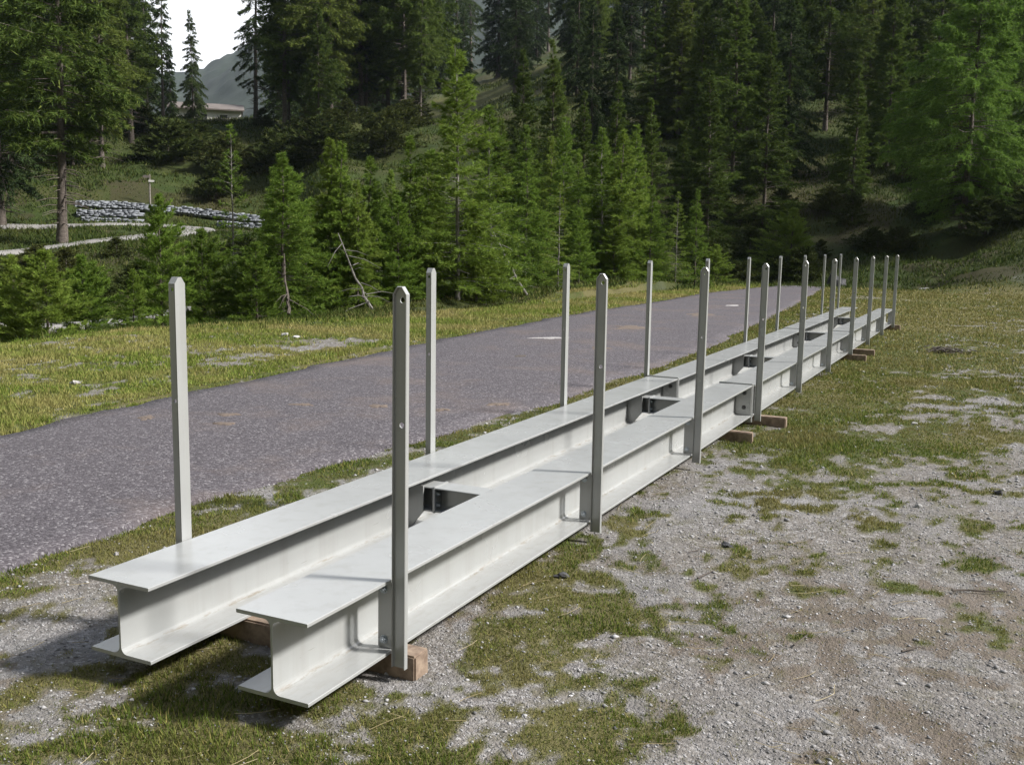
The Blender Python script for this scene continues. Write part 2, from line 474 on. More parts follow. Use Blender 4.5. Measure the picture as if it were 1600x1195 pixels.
M_L_OLD = mat_leaf('old_larch_needles', (0.045, 0.076, 0.014), (0.120, 0.185, 0.034), (0.20, 0.225, 0.05), 0.4, 0.3)
M_SPRUCE = mat_leaf('spruce_needles', (0.020, 0.038, 0.013), (0.056, 0.092, 0.028), (0.095, 0.130, 0.036), 0.35, 0.2)
M_SHRUB = mat_leaf('shrub_leaves', (0.022, 0.036, 0.009), (0.070, 0.098, 0.022), (0.125, 0.12, 0.035), 0.4, 0.25)

# ------------------------------------------------------------------ ground sheet
def build_ground():
    a = np.concatenate([np.arange(-math.pi, R(-20), R(3.0)), np.arange(R(-20), R(72), R(0.22)), np.arange(R(72), math.pi-0.001, R(3.0))])
    rr = [0.0, 0.4, 0.8]
    r = 1.1
    while r < 1400:
        rr.append(r); r *= 1.0125 if r < 140 else 1.04
    rr = np.array(rr)
    A, RR = np.meshgrid(a, rr)
    X = CAM[0]-np.sin(A)*RR; Y = CAM[1]+np.cos(A)*RR
    Z = height(X, Y)
    n, mth = X.shape
    V = np.stack([X, Y, Z], -1).reshape(-1, 3)
    i, j = np.meshgrid(np.arange(n-1), np.arange(mth), indexing='ij')
    j2 = (j+1) % mth
    Q = np.stack([i*mth+j, i*mth+j2, (i+1)*mth+j2, (i+1)*mth+j], -1).reshape(-1, 4)[:, ::-1]
    me = mesh_np('ground', V, Q, MG, True)
    g, s, d, h = masks(X.ravel(), Y.ravel())
    ca = me.color_attributes.new('cover', 'FLOAT_COLOR', 'POINT')
    ca.data.foreach_set('color', np.stack([g, s, d, h], -1).astype(np.float32).ravel())
    tag(obj('ground', me), kind='structure')
build_ground()

# ------------------------------------------------------------------ the asphalt road through the yard
def build_road():
    ys = np.arange(-14, 41.2, 0.12)
    xl, xr = road_edges(ys)
    xl = xl+(fbm(ys, ys*0, 1.6, 4, 5)-0.5)*0.30; xr = xr+(fbm(ys, ys*0+9, 1.9, 4, 6)-0.5)*0.30
    m = 14
    V = []
    for k in range(m+1):
        t = k/m
        x = xl*(1-t)+xr*t
        camber = 0.022*(1-(2*t-1)**2)
        z = G0-0.012+camber+(fbm(x, ys, 0.8, 3, 15)-0.5)*0.02
        V.append(np.stack([x, ys, z], -1))
    V = [np.stack([xl-0.05, ys, np.full_like(ys, G0-0.10)], -1)]+V+[np.stack([xr+0.05, ys, np.full_like(ys, G0-0.10)], -1)]
    V = np.array(V); K, n, _ = V.shape
    i, j = np.meshgrid(np.arange(K-1), np.arange(n-1), indexing='ij')
    Q = np.stack([i*n+j, (i+1)*n+j, (i+1)*n+j+1, i*n+j+1], -1).reshape(-1, 4)
    tag(obj('road', mesh_np('road', V.reshape(-1, 3), Q, MR, True)), kind='structure')
build_road()

# ------------------------------------------------------------------ the steel frame
GX = (-0.195, -0.900)                 # girder centre lines
ZB, ZT = 0.045, 0.335                 # underside and top of the girders
YS = (2.514, 8.93, 15.35, 21.50)      # girder ends and joints
frame = empty('steel_bridge_frame', (-0.5475, 12.0, ZB))
tag(frame, 'long light grey painted steel bridge frame of two girders with upright posts', 'steel frame')
FO = np.array([-0.5475, 12.0, ZB])

def fr(x, y, z): return (x-FO[0], y-FO[1], z-FO[2])

def i_profile(h, b, tf, tw, r, n=5):
    pts = []
    def arc(cx, cz, a0, a1):
        for k in range(n+1):
            a = a0+(a1-a0)*k/n
            pts.append((cx+r*math.cos(a), cz+r*math.sin(a)))
    q = math.pi/2
    e = 0.002
    pts += [(-b/2+e, 0), (b/2-e, 0), (b/2, e), (b/2, tf-e), (b/2-e, tf)]
    arc(tw/2+r, tf+r, 3*q, 2*q)
    arc(tw/2+r, h-tf-r, 2*q, q)
    pts += [(b/2-e, h-tf), (b/2, h-tf+e), (b/2, h-e), (b/2-e, h), (-b/2+e, h), (-b/2, h-e), (-b/2, h-tf+e), (-b/2+e, h-tf)]
    arc(-tw/2-r, h-tf-r, q, 0)
    arc(-tw/2-r, tf+r, 0, -q)
    pts += [(-b/2+e, tf), (-b/2, tf-e), (-b/2, e)]
    return pts

def extrude_profile(name, prof, L, mat, axis='y', segs=1):
    n = len(prof); V = []; Fc = []
    for s in range(segs+1):
        t = L*s/segs
        for (u, v) in prof:
            V.append((u, t, v) if axis == 'y' else (t, u, v))
    for s in range(segs):
        for k in range(n):
            a = s*n+k; b = s*n+(k+1) % n
            f = [a, b, b+n, a+n]
            Fc.append(f if axis != 'y' else f[::-1])
    c0 = list(range(n)); c1 = list(range(segs*n, segs*n+n))
    if axis == 'y': Fc += [c0, c1[::-1]]
    else: Fc += [c0[::-1], c1]
    me = mesh_py(name, V, Fc, mat)
    return me

def plate(name, outer, holes, th, mat, bevel=0.0):
    """flat plate in the local x-z plane, from y=0 to y=th, with round holes"""
    loops = [outer]+holes
    flat = [p for lp in loops for p in lp]
    tris = tessellate_polygon([[Vector((p[0], p[1], 0)) for p in lp] for lp in loops])
    n = len(flat)
    V = [(p[0], 0, p[1]) for p in flat]+[(p[0], th, p[1]) for p in flat]
    Fc = []
    for t in tris:
        a, b, c = [Vector(flat[i]) for i in t]
        ccw = (b.x-a.x)*(c.y-a.y)-(b.y-a.y)*(c.x-a.x) > 0
        t = list(t) if ccw else list(t)[::-1]
        Fc.append(t); Fc.append([i+n for i in t[::-1]])
    k0 = 0
    for lp in loops:
        ln = len(lp)
        area = sum(lp[i][0]*lp[(i+1) % ln][1]-lp[(i+1) % ln][0]*lp[i][1] for i in range(ln))
        outer_ccw = area > 0
        hole = lp is not outer
        for i in range(ln):
            a, b = k0+i, k0+(i+1) % ln
            f = [a, a+n, b+n, b]
            if outer_ccw == hole: f = f[::-1]
            Fc.append(f if not hole else f)
        k0 += ln
    me = mesh_py(name, V, Fc, mat)
    bm = bmesh.new(); bm.from_mesh(me); bmesh.ops.recalc_face_normals(bm, faces=bm.faces)
    bm.to_mesh(me); bm.free()
    return me

def circle(cx, cz, r, n=16): return [(cx+r*math.cos(2*math.pi*k/n), cz+r*math.sin(2*math.pi*k/n)) for k in range(n)]
def rect(x0, x1, z0, z1, c=0.0):
    if c == 0: return [(x0, z0), (x1, z0), (x1, z1), (x0, z1)]
    return [(x0+c, z0), (x1-c, z0), (x1, z0+c), (x1, z1-c), (x1-c, z1), (x0+c, z1), (x0, z1-c), (x0, z0+c)]

def bolt_mesh(name, d, mat):
    """washer, hexagon head and stub, sticking out towards -y"""
    bm = bmesh.new()
    def prism(n, r, y0, y1, rot=0.0, top=1.0):
        a = [bm.verts.new((r*math.cos(rot+2*math.pi*k/n), y0, r*math.sin(rot+2*math.pi*k/n))) for k in range(n)]
        b = [bm.verts.new((r*top*math.cos(rot+2*math.pi*k/n), y1, r*top*math.sin(rot+2*math.pi*k/n))) for k in range(n)]
        for k in range(n): bm.faces.new((a[k], a[(k+1) % n], b[(k+1) % n], b[k]))
        bm.faces.new(b); bm.faces.new(a[::-1])
    prism(16, d*1.05, 0, -0.12*d)
    prism(6, d*0.86, -0.12*d, -0.75*d, 0.3, 0.94)
    prism(10, d*0.48, -0.75*d, -1.15*d, 0, 0.9)
    bmesh.ops.recalc_face_normals(bm, faces=bm.faces)
    me = bpy.data.meshes.new(name); bm.to_mesh(me); bm.free(); me.materials.append(mat)
    return me

BOLT = bolt_mesh('zinc_bolt', 0.016, M_BOLT)
BIGBOLT = bolt_mesh('dark_bolt', 0.024, M_BLACKBOLT)
IPROF = i_profile(0.29, 0.30, 0.014, 0.0085, 0.027)
EPL_NEAR = plate('end_plate', rect(-0.152, 0.152, -0.048, 0.302, 0.004), [], 0.0145, MS)
EPL_LOW = plate('end_plate_flush', rect(-0.152, 0.152, -0.048, 0.2925, 0.004), [], 0.0145, MS)
random.seed(4)
for gi, gx in enumerate(GX):
    dy = 0.05*gi
    for s in range(3):
        y0, y1 = YS[s]+(dy if s else 0), YS[s+1]+(dy if s < 2 else 0)
        dx = (0.0, 0.003, -0.002)[s]
        dz = (0.0, -0.006, 0.002)[s]
        a = y0+(0.016 if s else 0); b = y1-(0.016 if s < 2 else 0)
        g = obj('girder', extrude_profile('girder', IPROF, b-a, MS), frame, fr(gx+dx, a, ZB+dz))
        if s < 2:
            obj('end_plate', EPL_NEAR if s == 0 else EPL_LOW, g, (0, b-a+0.001, 0))
            for bx in (-0.085, 0.085):
                for bz in (-0.028, 0.085, 0.215):
                    obj('bolt', BIGBOLT, g, (bx, b-a+0.001, bz))
            # dark doubler plates stiffening the joint, one on each side of the web
            for sx in (-1, 1):
                dp = obj('stiffener_plate', plate('stiffener_plate', [(-0.068, 0.018), (0.068, 0.018), (0.068, 0.272), (-0.068, 0.272)], [], 0.008, MS), g, (sx*0.077, b-a-0.010, 0))
        if s > 0:
            obj('end_plate', EPL_NEAR if s == 1 else EPL_LOW, g, (0, -0.0155, 0))

# posts: shallow channels on the near girder (open towards the near end), channels lying the other way on the far one
POST_H = 1.420
HOLES = (1.371, 0.921)
def near_post_meshes():
    w2 = 0.030; c = (0.019, 0.027)
    out = [(-w2, 0), (w2, 0), (w2, POST_H-c[1]), (w2-c[0], POST_H), (-w2+c[0], POST_H), (-w2, POST_H-c[1])]
    web = plate('web', out, [circle(0.004, h, 0.0105) for h in HOLES], 0.007, MS)
    # rim: lips on both edges, following the cut top
    t = 0.0045; L = 0.013
    inn = [(-w2+t, 0), (-w2+t, POST_H-c[1]-0.001), (-w2+c[0]+t*0.5, POST_H-t), (w2-c[0]-t*0.5, POST_H-t), (w2-t, POST_H-c[1]-0.001), (w2-t, 0)]
    o2 = [(-w2, 0), (-w2, POST_H-c[1]), (-w2+c[0], POST_H), (w2-c[0], POST_H), (w2, POST_H-c[1]), (w2, 0)]
    V = []; Fc = []
    for (p, y) in ((o2, 0), (o2, -L+0.003), ([((a[0]*0.55+b[0]*0.45), (a[1]*0.55+b[1]*0.45)) for a, b in zip(o2, inn)], -L), (inn, -L+0.003), (inn, 0)):
        V += [(q[0], y, q[1]) for q in p]
    for s in range(4):
        for k in range(5):
            a = s*6+k
            Fc.append([a, a+1, a+7, a+6])
    Fc.append([0, 6, 12, 18, 24]); Fc.append([5, 29, 23, 17, 11])
    me = mesh_py('rim', V, Fc, MS)
    bm = bmesh.new(); bm.from_mesh(web); bm.from_mesh(me)
    bmesh.ops.recalc_face_normals(bm, faces=bm.faces)
    res = bpy.data.meshes.new('post'); bm.to_mesh(res); bm.free(); res.materials.append(MS)
    return res

def far_post_mesh():
    """channel 55 mm long in y, 33 mm deep in x, web towards +x, flange with holes towards -y, open towards -x"""
    D, W, t, c = 0.033, 0.055, 0.006, 0.026
    bm = bmesh.new()
    # flange towards the near end (with holes), the far flange, and the web; chamfered tops run along y
    fl = plate('fl', rect(-D, 0, 0, POST_H-c), [circle(-D*0.42, h, 0.0085) for h in HOLES], t, MS)
    bm.from_mesh(fl)
    fl2 = fl.copy(); fl2.transform(Matrix.Translation((0, W-t, 0))); bm.from_mesh(fl2)
    # web as a plate turned to face +x, with both upper corners cut
    wb = plate('wb', [(0.0, 0), (W, 0), (W, POST_H-c), (W-0.019, POST_H), (0.019, POST_H), (0.0, POST_H-c)], [], t, MS)
    wb.transform(Matrix(((0, -1, 0, 0.0015), (1, 0, 0, 0), (0, 0, 1, 0), (0, 0, 0, 1))))
    bm.from_mesh(wb)
    # sloping cheeks over the flanges
    def cheek(y0, z0, y1, z1):
        v = [bm.verts.new(p) for p in ((-D, y0, z0), (-t, y0, z0), (-t, y1, z1), (-D, y1, z1))]
        u = [bm.verts.new((p.co.x, p.co.y, p.co.z-t)) for p in v]
        bm.faces.new(v); bm.faces.new(u[::-1])
        for k in range(4): bm.faces.new((v[k], u[k], u[(k+1) % 4], v[(k+1) % 4]))
    cheek(0.0, POST_H-c, 0.019, POST_H); cheek(W, POST_H-c, W-0.019, POST_H); cheek(0.019, POST_H, W-0.019, POST_H)
    bmesh.ops.recalc_face_normals(bm, faces=bm.faces)
    res = bpy.data.meshes.new('post_outer'); bm.to_mesh(res); bm.free(); res.materials.append(MS)
    return res

NP_, FP_ = near_post_meshes(), far_post_mesh()
BRK = plate('bracket_plate', rect(-0.034, 0.034, 0.0, 0.261, 0.002), [], 0.010, MS)
STRAP = plate('post_strap', rect(-0.012, 0.012, 0.0, 0.20, 0.002), [], 0.010, MS)
random.seed(8)
for k in range(10):
    y = 3.010+2.0*k
    tw = random.uniform(-0.012, 0.012); ln = random.uniform(-0.004, 0.004)
    p = obj('post', NP_, frame, fr(-0.006, y, 0.0), (random.uniform(-0.003, 0.003), ln, tw))
    obj('bracket_plate', BRK, p, (-0.070, 0.012, 0.0605))
    obj('strap', STRAP, p, (-0.027, 0.0235, 0.09))
    for bz in (0.092, 0.288): obj('bolt', BOLT, p, (-0.078, 0.012, bz))
    ln = random.uniform(-0.004, 0.004); tw = random.uniform(-0.012, 0.012)
    p = obj('post', FP_, frame, fr(-1.056, y-0.02, 0.0), (random.uniform(-0.003, 0.003), ln, tw))
    obj('bracket_plate', BRK, p, (0.040, 0.030, 0.0605))
    for bz in (0.092, 0.288): obj('bolt', BOLT, p, (0.048, 0.030, bz))

# cross beams between the girders, each made of a stub, a splice plate and the beam
CPROF = i_profile(0.133, 0.140, 0.0085, 0.0055, 0.012, 4)
CPLATE = plate('splice_plate', rect(-0.074, 0.074, -0.004, 0.139, 0.003), [], 0.012, MS)
XW = (-0.900+0.006, -0.195-0.006)
for y in (4.52, 8.09, 11.76, 15.55, 19.05):
    cb = obj('cross_beam', extrude_profile('cross_beam', CPROF, XW[1]-(-0.704)-0.001, MS, 'x'), frame, fr(-0.704, y, 0.152))
    obj('stub', extrude_profile('stub', CPROF, -0.721-XW[0], MS, 'x'), cb, (XW[0]+0.704, 0, 0))
    obj('splice_plate', CPLATE, cb, (-0.001, 0, 0), (0, 0, math.pi/2))
    for by in (-0.045, 0.045):
        for bz in (0.035, 0.098):
            obj('bolt', BOLT, cb, (0, by, bz), (0, 0, math.pi/2))
    # shaped web plate on the far girder behind each stub
    obj('gusset_plate', plate('gusset_plate', [(0.0, 0.0), (0.05, 0.0), (0.125, 0.09), (0.125, 0.23), (0.0, 0.23)], [], 0.010, MS), cb, (XW[0]+0.704+0.0, -0.084, -0.090))

# ------------------------------------------------------------------ timbers
def timber(x0, x1, y, wy, z0, z1, rz, label, seed):
    random.seed(seed)
    bm = bmesh.new()
    bmesh.ops.create_cube(bm, size=1)
    for v in bm.verts:
        v.co.x *= (x1-x0); v.co.y *= wy; v.co.z *= (z1-z0)
    bmesh.ops.bevel(bm, geom=bm.edges[:], offset=0.006, segments=2, affect='EDGES')
    for v in bm.verts:
        v.co += Vector((random.uniform(-1, 1), random.uniform(-1, 1), random.uniform(-1, 1)))*0.0018
    me = bpy.data.meshes.new('timber'); bm.to_mesh(me); bm.free(); me.materials.append(M_TIMBER)
    o = obj('timber', me, None, ((x0+x1)/2, y, (z0+z1)/2), (0, 0, rz))
    return tag(o, label, 'timber', 'timbers under the steel frame')
timber(-1.12, 0.048, 3.075, 0.100, -0.065, 0.0425, 0.01, 'sawn timber baulk under the first post at the near end of the frame', 1)
timber(-1.30, 0.130, 8.24, 0.060, -0.070, 0.0365, -0.02, 'brown timber on edge just before the first girder joint', 2)
timber(-1.20, 0.235, 9.10, 0.095, -0.075, 0.0365, 0.02, 'reddish timber block beside the fourth post, just past the first joint', 3)
timber(-1.20, 0.215, 15.02, 0.060, -0.075, 0.0365, 0.0, 'nearer of the two brown boards under the seventh post', 4)
timber(-1.20, 0.240, 15.80, 0.070, -0.075, 0.0445, 0.015, 'farther of the two brown boards past the seventh post', 5)
timber(-1.20, 0.125, 21.10, 0.090, -0.075, 0.0445, 0.0, 'timber block under the last post at the far end', 6)

# ------------------------------------------------------------------ conifers
rng = np.random.default_rng(7)

def tube(path, radii, sides=5):
    path = np.asarray(path, float); n = len(path)
    tg = np.gradient(path, axis=0); tg /= np.linalg.norm(tg, axis=1)[:, None]+1e-9
    up = np.where(np.abs(tg[:, 2:3]) > 0.9, np.array([[1.0, 0, 0]]), np.array([[0, 0, 1.0]]))
    a = np.cross(tg, up); a /= np.linalg.norm(a, axis=1)[:, None]+1e-9
    b = np.cross(tg, a)
    th = np.arange(sides)*2*math.pi/sides
    V = path[:, None, :]+np.asarray(radii)[:, None, None]*(a[:, None, :]*np.cos(th)[None, :, None]+b[:, None, :]*np.sin(th)[None, :, None])
    i, j = np.meshgrid(np.arange(n-1), np.arange(sides), indexing='ij')
    j2 = (j+1) % sides
    Q = np.stack([i*sides+j, i*sides+j2, (i+1)*sides+j2, (i+1)*sides+j], -1).reshape(-1, 4)
    return V.reshape(-1, 3), Q

def unit(v): return v/(np.linalg.norm(v, axis=-1, keepdims=True)+1e-9)

def conifer(seed, H, Rm, h0, nb, step, m, ll, lw, style, lean=0.0, tr=0.011, bare=0):
    """trunk with limbs and a crown of needle sprays.  step: spacing of side twigs on a limb, m: sprays per twig"""
    g = np.random.default_rng(seed)
    nz = 14
    hz = np.linspace(0, 1, nz)
    wob = np.cumsum(g.normal(0, 0.004*H, (nz, 2)), 0)*hz[:, None]
    lx = lean*H*hz**1.5
    tp = np.stack([wob[:, 0]+lx, wob[:, 1], hz*H], -1)
    trad = tr*H*(1-hz)**0.85+0.004*H*np.exp(-hz*30)+0.006
    TV, TQ = tube(tp, trad, 8)
    tvs, tqs, off = [TV], [TQ], len(TV)
    t = h0+(1-h0)*(np.sort(g.random(nb)))**(0.95)
    t = np.clip(t, 0, 0.985)
    az = np.arange(nb)*2.39996+g.normal(0, 0.5, nb)
    side = 1+0.22*np.cos(az-g.uniform(0, 6.28))+0.15*np.cos(3*az+g.uniform(0, 6))
    if style == 'spruce':
        prof = (1-t)**0.75*np.minimum(1, 0.55+2.5*(t-h0)); el = np.interp(t, [0, 0.5, 0.85, 1], [-22, -12, 10, 50])
    elif style == 'old':
        prof = np.minimum(1, (1-t)*2.0)**0.8*np.minimum(1, 0.45+2.2*(t-h0)); el = np.interp(t, [0, 0.5, 0.85, 1], [-8, 2, 20, 50])
    elif style == 'bush':
        prof = (1-t)**0.62; el = np.interp(t, [0, 0.4, 0.8, 1], [5, 18, 40, 70])
    else:
        prof = (1-t)**0.85; el = np.interp(t, [0, 0.4, 0.8, 1], [-6, 8, 30, 65])
    L = Rm*prof*side*g.uniform(0.55, 1.12, nb)+0.03*Rm
    el = np.radians(el+g.normal(0, 8, nb))
    lv = []
    for k in range(nb):
        z0 = t[k]*H
        base = np.array([np.interp(t[k], hz, tp[:, 0]), np.interp(t[k], hz, tp[:, 1]), z0])
        d = np.array([math.cos(az[k]), math.sin(az[k])])
        s = np.linspace(0, 1, 6)
        rad = L[k]*s*math.cos(el[k])
        droop = {'spruce': 0.30, 'old': 0.16, 'bush': 0.04}.get(style, 0.12)
        zz = L[k]*(s*math.sin(el[k])-droop*s*s+0.22*droop*3*np.maximum(0, s-0.6)**1.3)
        bp = base+np.stack([d[0]*rad, d[1]*rad, zz], -1)
        bend = g.normal(0, 0.05*L[k])*s**2
        bp[:, 0] += -d[1]*bend; bp[:, 1] += d[0]*bend
        rr = np.maximum(0.0035*H*0.5*(1-t[k]*0.8)*(1-s)+0.0006*H, 0.003)
        if L[k] > 0.12*Rm:
            v, q = tube(bp, rr, 3)
            tvs.append(v); tqs.append(q+off); off += len(v)
        # twigs along the limb
        n = max(3, int(L[k]/step))
        ss = g.uniform(0.12 if style != 'old' else 0.2, 1.0, n)**0.8
        P = np.stack([np.interp(ss, s, bp[:, c]) for c in range(3)], -1)
        tg = np.array([d[0]*math.cos(el[k]), d[1]*math.cos(el[k]), math.sin(el[k])*0.5])
        lat = np.array([-d[1], d[0], 0.0])
        sgn = g.choice([-1, 1], n)
        td = tg[None]*0.7+lat[None]*(sgn*g.uniform(0.3, 1.0, n))[:, None]
        td[:, 2] += {'spruce': -0.55, 'old': -0.45, 'bush': 0.25}.get(style, -0.15)+g.normal(0, 0.25, n)
        td = unit(td)
        tl = np.clip(L[k]*(0.10+0.34*(1-ss)), 0.05*Rm, 0.36*Rm)*g.uniform(0.5, 1.2, n)
        mm = max(2, m)
        u = g.random((n, mm))
        C = P[:, None, :]+td[:, None, :]*(tl[:, None]*u)[:, :, None]
        C[:, :, 2] -= (tl[:, None]*u*u)*{'spruce': 0.25, 'old': 0.35}.get(style, 0.1)
        D = unit(td[:, None, :]*0.9+g.normal(0, 0.42 if style in ('young', 'bush') else 0.58, (n, mm, 3))+np.array([0, 0, 0.18 if style in ('young', 'bush') else 0.0]))
        lv.append(np.concatenate([C, D], -1).reshape(-1, 6))
    # leader
    nl = 24
    C = np.stack([np.full(nl, tp[-1, 0]), np.full(nl, tp[-1, 1]), H*g.uniform(0.93, 1.0, nl)], -1)
    D = unit(np.array([0, 0, 0.8])+g.normal(0, 0.5, (nl, 3)))
    lv.append(np.concatenate([C, D], -1))
    lv = np.concatenate(lv)
    C, D = lv[:, :3], lv[:, 3:]
    N = len(C)
    S = unit(np.cross(D, g.normal(0, 1, (N, 3))))
    ln = ll*g.uniform(0.55, 1.35, N)[:, None]; wd = lw*g.uniform(0.6, 1.3, N)[:, None]
    V = np.stack([C-S*wd*0.5-D*ln*0.2, C+S*wd*0.5, C+D*ln], 1).reshape(-1, 3)
    T = np.arange(3*N).reshape(-1, 3)
    # bare dead snags low on the trunk
    for k in range(bare):
        z0 = H*g.uniform(0.05, max(0.08, h0)); a = g.uniform(0, 6.28); l = Rm*g.uniform(0.15, 0.45)
        p0 = np.array([np.interp(z0/H, hz, tp[:, 0]), np.interp(z0/H, hz, tp[:, 1]), z0])
        pth = [p0, p0+np.array([math.cos(a)*l*0.5, math.sin(a)*l*0.5, -0.02*l]), p0+np.array([math.cos(a)*l, math.sin(a)*l, -0.18*l])]
        v, q = tube(pth, [0.0022*H, 0.0014*H, 0.0006*H], 3)
        tvs.append(v); tqs.append(q+off); off += len(v)
    return np.concatenate(tvs), np.concatenate(tqs), V, T

PROTO = {}
def proto(key, args, bark, leaf):
    tv, tq, cv, ct = conifer(*args)
    PROTO[key] = (mesh_np('trunk_'+key, tv, tq, bark, True), mesh_np('crown_'+key, cv, ct, leaf), args[1])
#                 seed  H    R     h0   nb  step   m  len    width  style
proto('young_a', (11, 7.0, 2.0, 0.07, 190, 0.036, 14, 0.118, 0.020, 'young', 0.0, 0.009, 6), M_PALEBARK, M_L_YOUNG)
proto('young_b', (12, 6.0, 1.75, 0.05, 170, 0.036, 14, 0.112, 0.020, 'young', 0.02, 0.009, 6), M_PALEBARK, M_L_YOUNG)
proto('young_c', (13, 5.0, 1.55, 0.03, 150, 0.036, 14, 0.110, 0.020, 'young', -0.03, 0.009, 4), M_BARK, M_L_YOUNG)
proto('sparse',  (14, 6.0, 1.35, 0.08, 95, 0.045, 11, 0.090, 0.020, 'young', 0.0, 0.007, 6), M_PALEBARK, M_L_YOUNG)
proto('bush_a',  (15, 4.0, 1.5, 0.01, 150, 0.036, 14, 0.110, 0.020, 'bush', 0.0, 0.012, 0), M_BARK, M_L_YOUNG)
proto('bush_b',  (16, 3.0, 1.45, 0.01, 140, 0.036, 14, 0.110, 0.020, 'bush', 0.03, 0.012, 0), M_BARK, M_L_YOUNG)
proto('mid_a',   (21, 12.0, 2.9, 0.04, 230, 0.060, 14, 0.19, 0.044, 'young', 0.0, 0.010, 4), M_BARK, M_L_OLD)
proto('mid_b',   (22, 12.0, 2.6, 0.03, 230, 0.060, 14, 0.19, 0.044, 'young', 0.01, 0.010, 4), M_BARK, M_L_OLD)
proto('bright',  (23, 15.0, 4.2, 0.10, 270, 0.062, 14, 0.20, 0.042, 'old', 0.01, 0.012, 16), M_BARK, M_L_BRIGHT)
proto('old_a',   (31, 22.0, 4.6, 0.18, 220, 0.10, 12, 0.34, 0.075, 'old', 0.01, 0.011, 30), M_BARK, M_L_OLD)
proto('old_b',   (32, 20.0, 4.0, 0.26, 180, 0.10, 12, 0.34, 0.070, 'old', -0.02, 0.012, 40), M_BARK, M_L_OLD)
proto('spruce_a',(33, 24.0, 4.4, 0.14, 230, 0.11, 12, 0.36, 0.080, 'spruce', 0.0, 0.011, 30), M_BARK, M_SPRUCE)
proto('spruce_b',(34, 24.0, 3.8, 0.20, 140, 0.12, 11, 0.36, 0.075, 'spruce', 0.0, 0.011, 40), M_BARK, M_SPRUCE)
proto('spruce_c',(35, 20.0, 3.8, 0.05, 210, 0.11, 12, 0.36, 0.080, 'spruce', 0.0, 0.011, 10), M_BARK, M_SPRUCE)
print('proto tris', {k: (len(v[0].polygons)*2, len(v[1].polygons)) for k, v in PROTO.items()}, sum(len(v[0].polygons)*2+len(v[1].polygons) for v in PROTO.values()))

def tree(name, key, px, r, top_py, label, group=None, rz=None, sx=1.0, hgt=None, dz=0.0, tilt=(0, 0)):
    random.seed(int(px*13+r*7))
    p = at_r(px, 400, r)
    z = float(height(np.array([p[0]]), np.array([p[1]]))[0])-0.12+dz
    H = hgt if hgt else at_r(px, top_py, r)[2]-z
    tm, cm, H0 = PROTO[key]
    s = H/H0
    o = empty(name, (p[0], p[1], z), random.uniform(0, 6.28) if rz is None else rz)
    o.rotation_euler[0] += tilt[0]; o.rotation_euler[1] += tilt[1]
    o.scale = (s*sx, s*sx, s)
    obj('trunk', tm, o); obj('crown', cm, o)
    tag(o, label, 'tree', group)
    return o

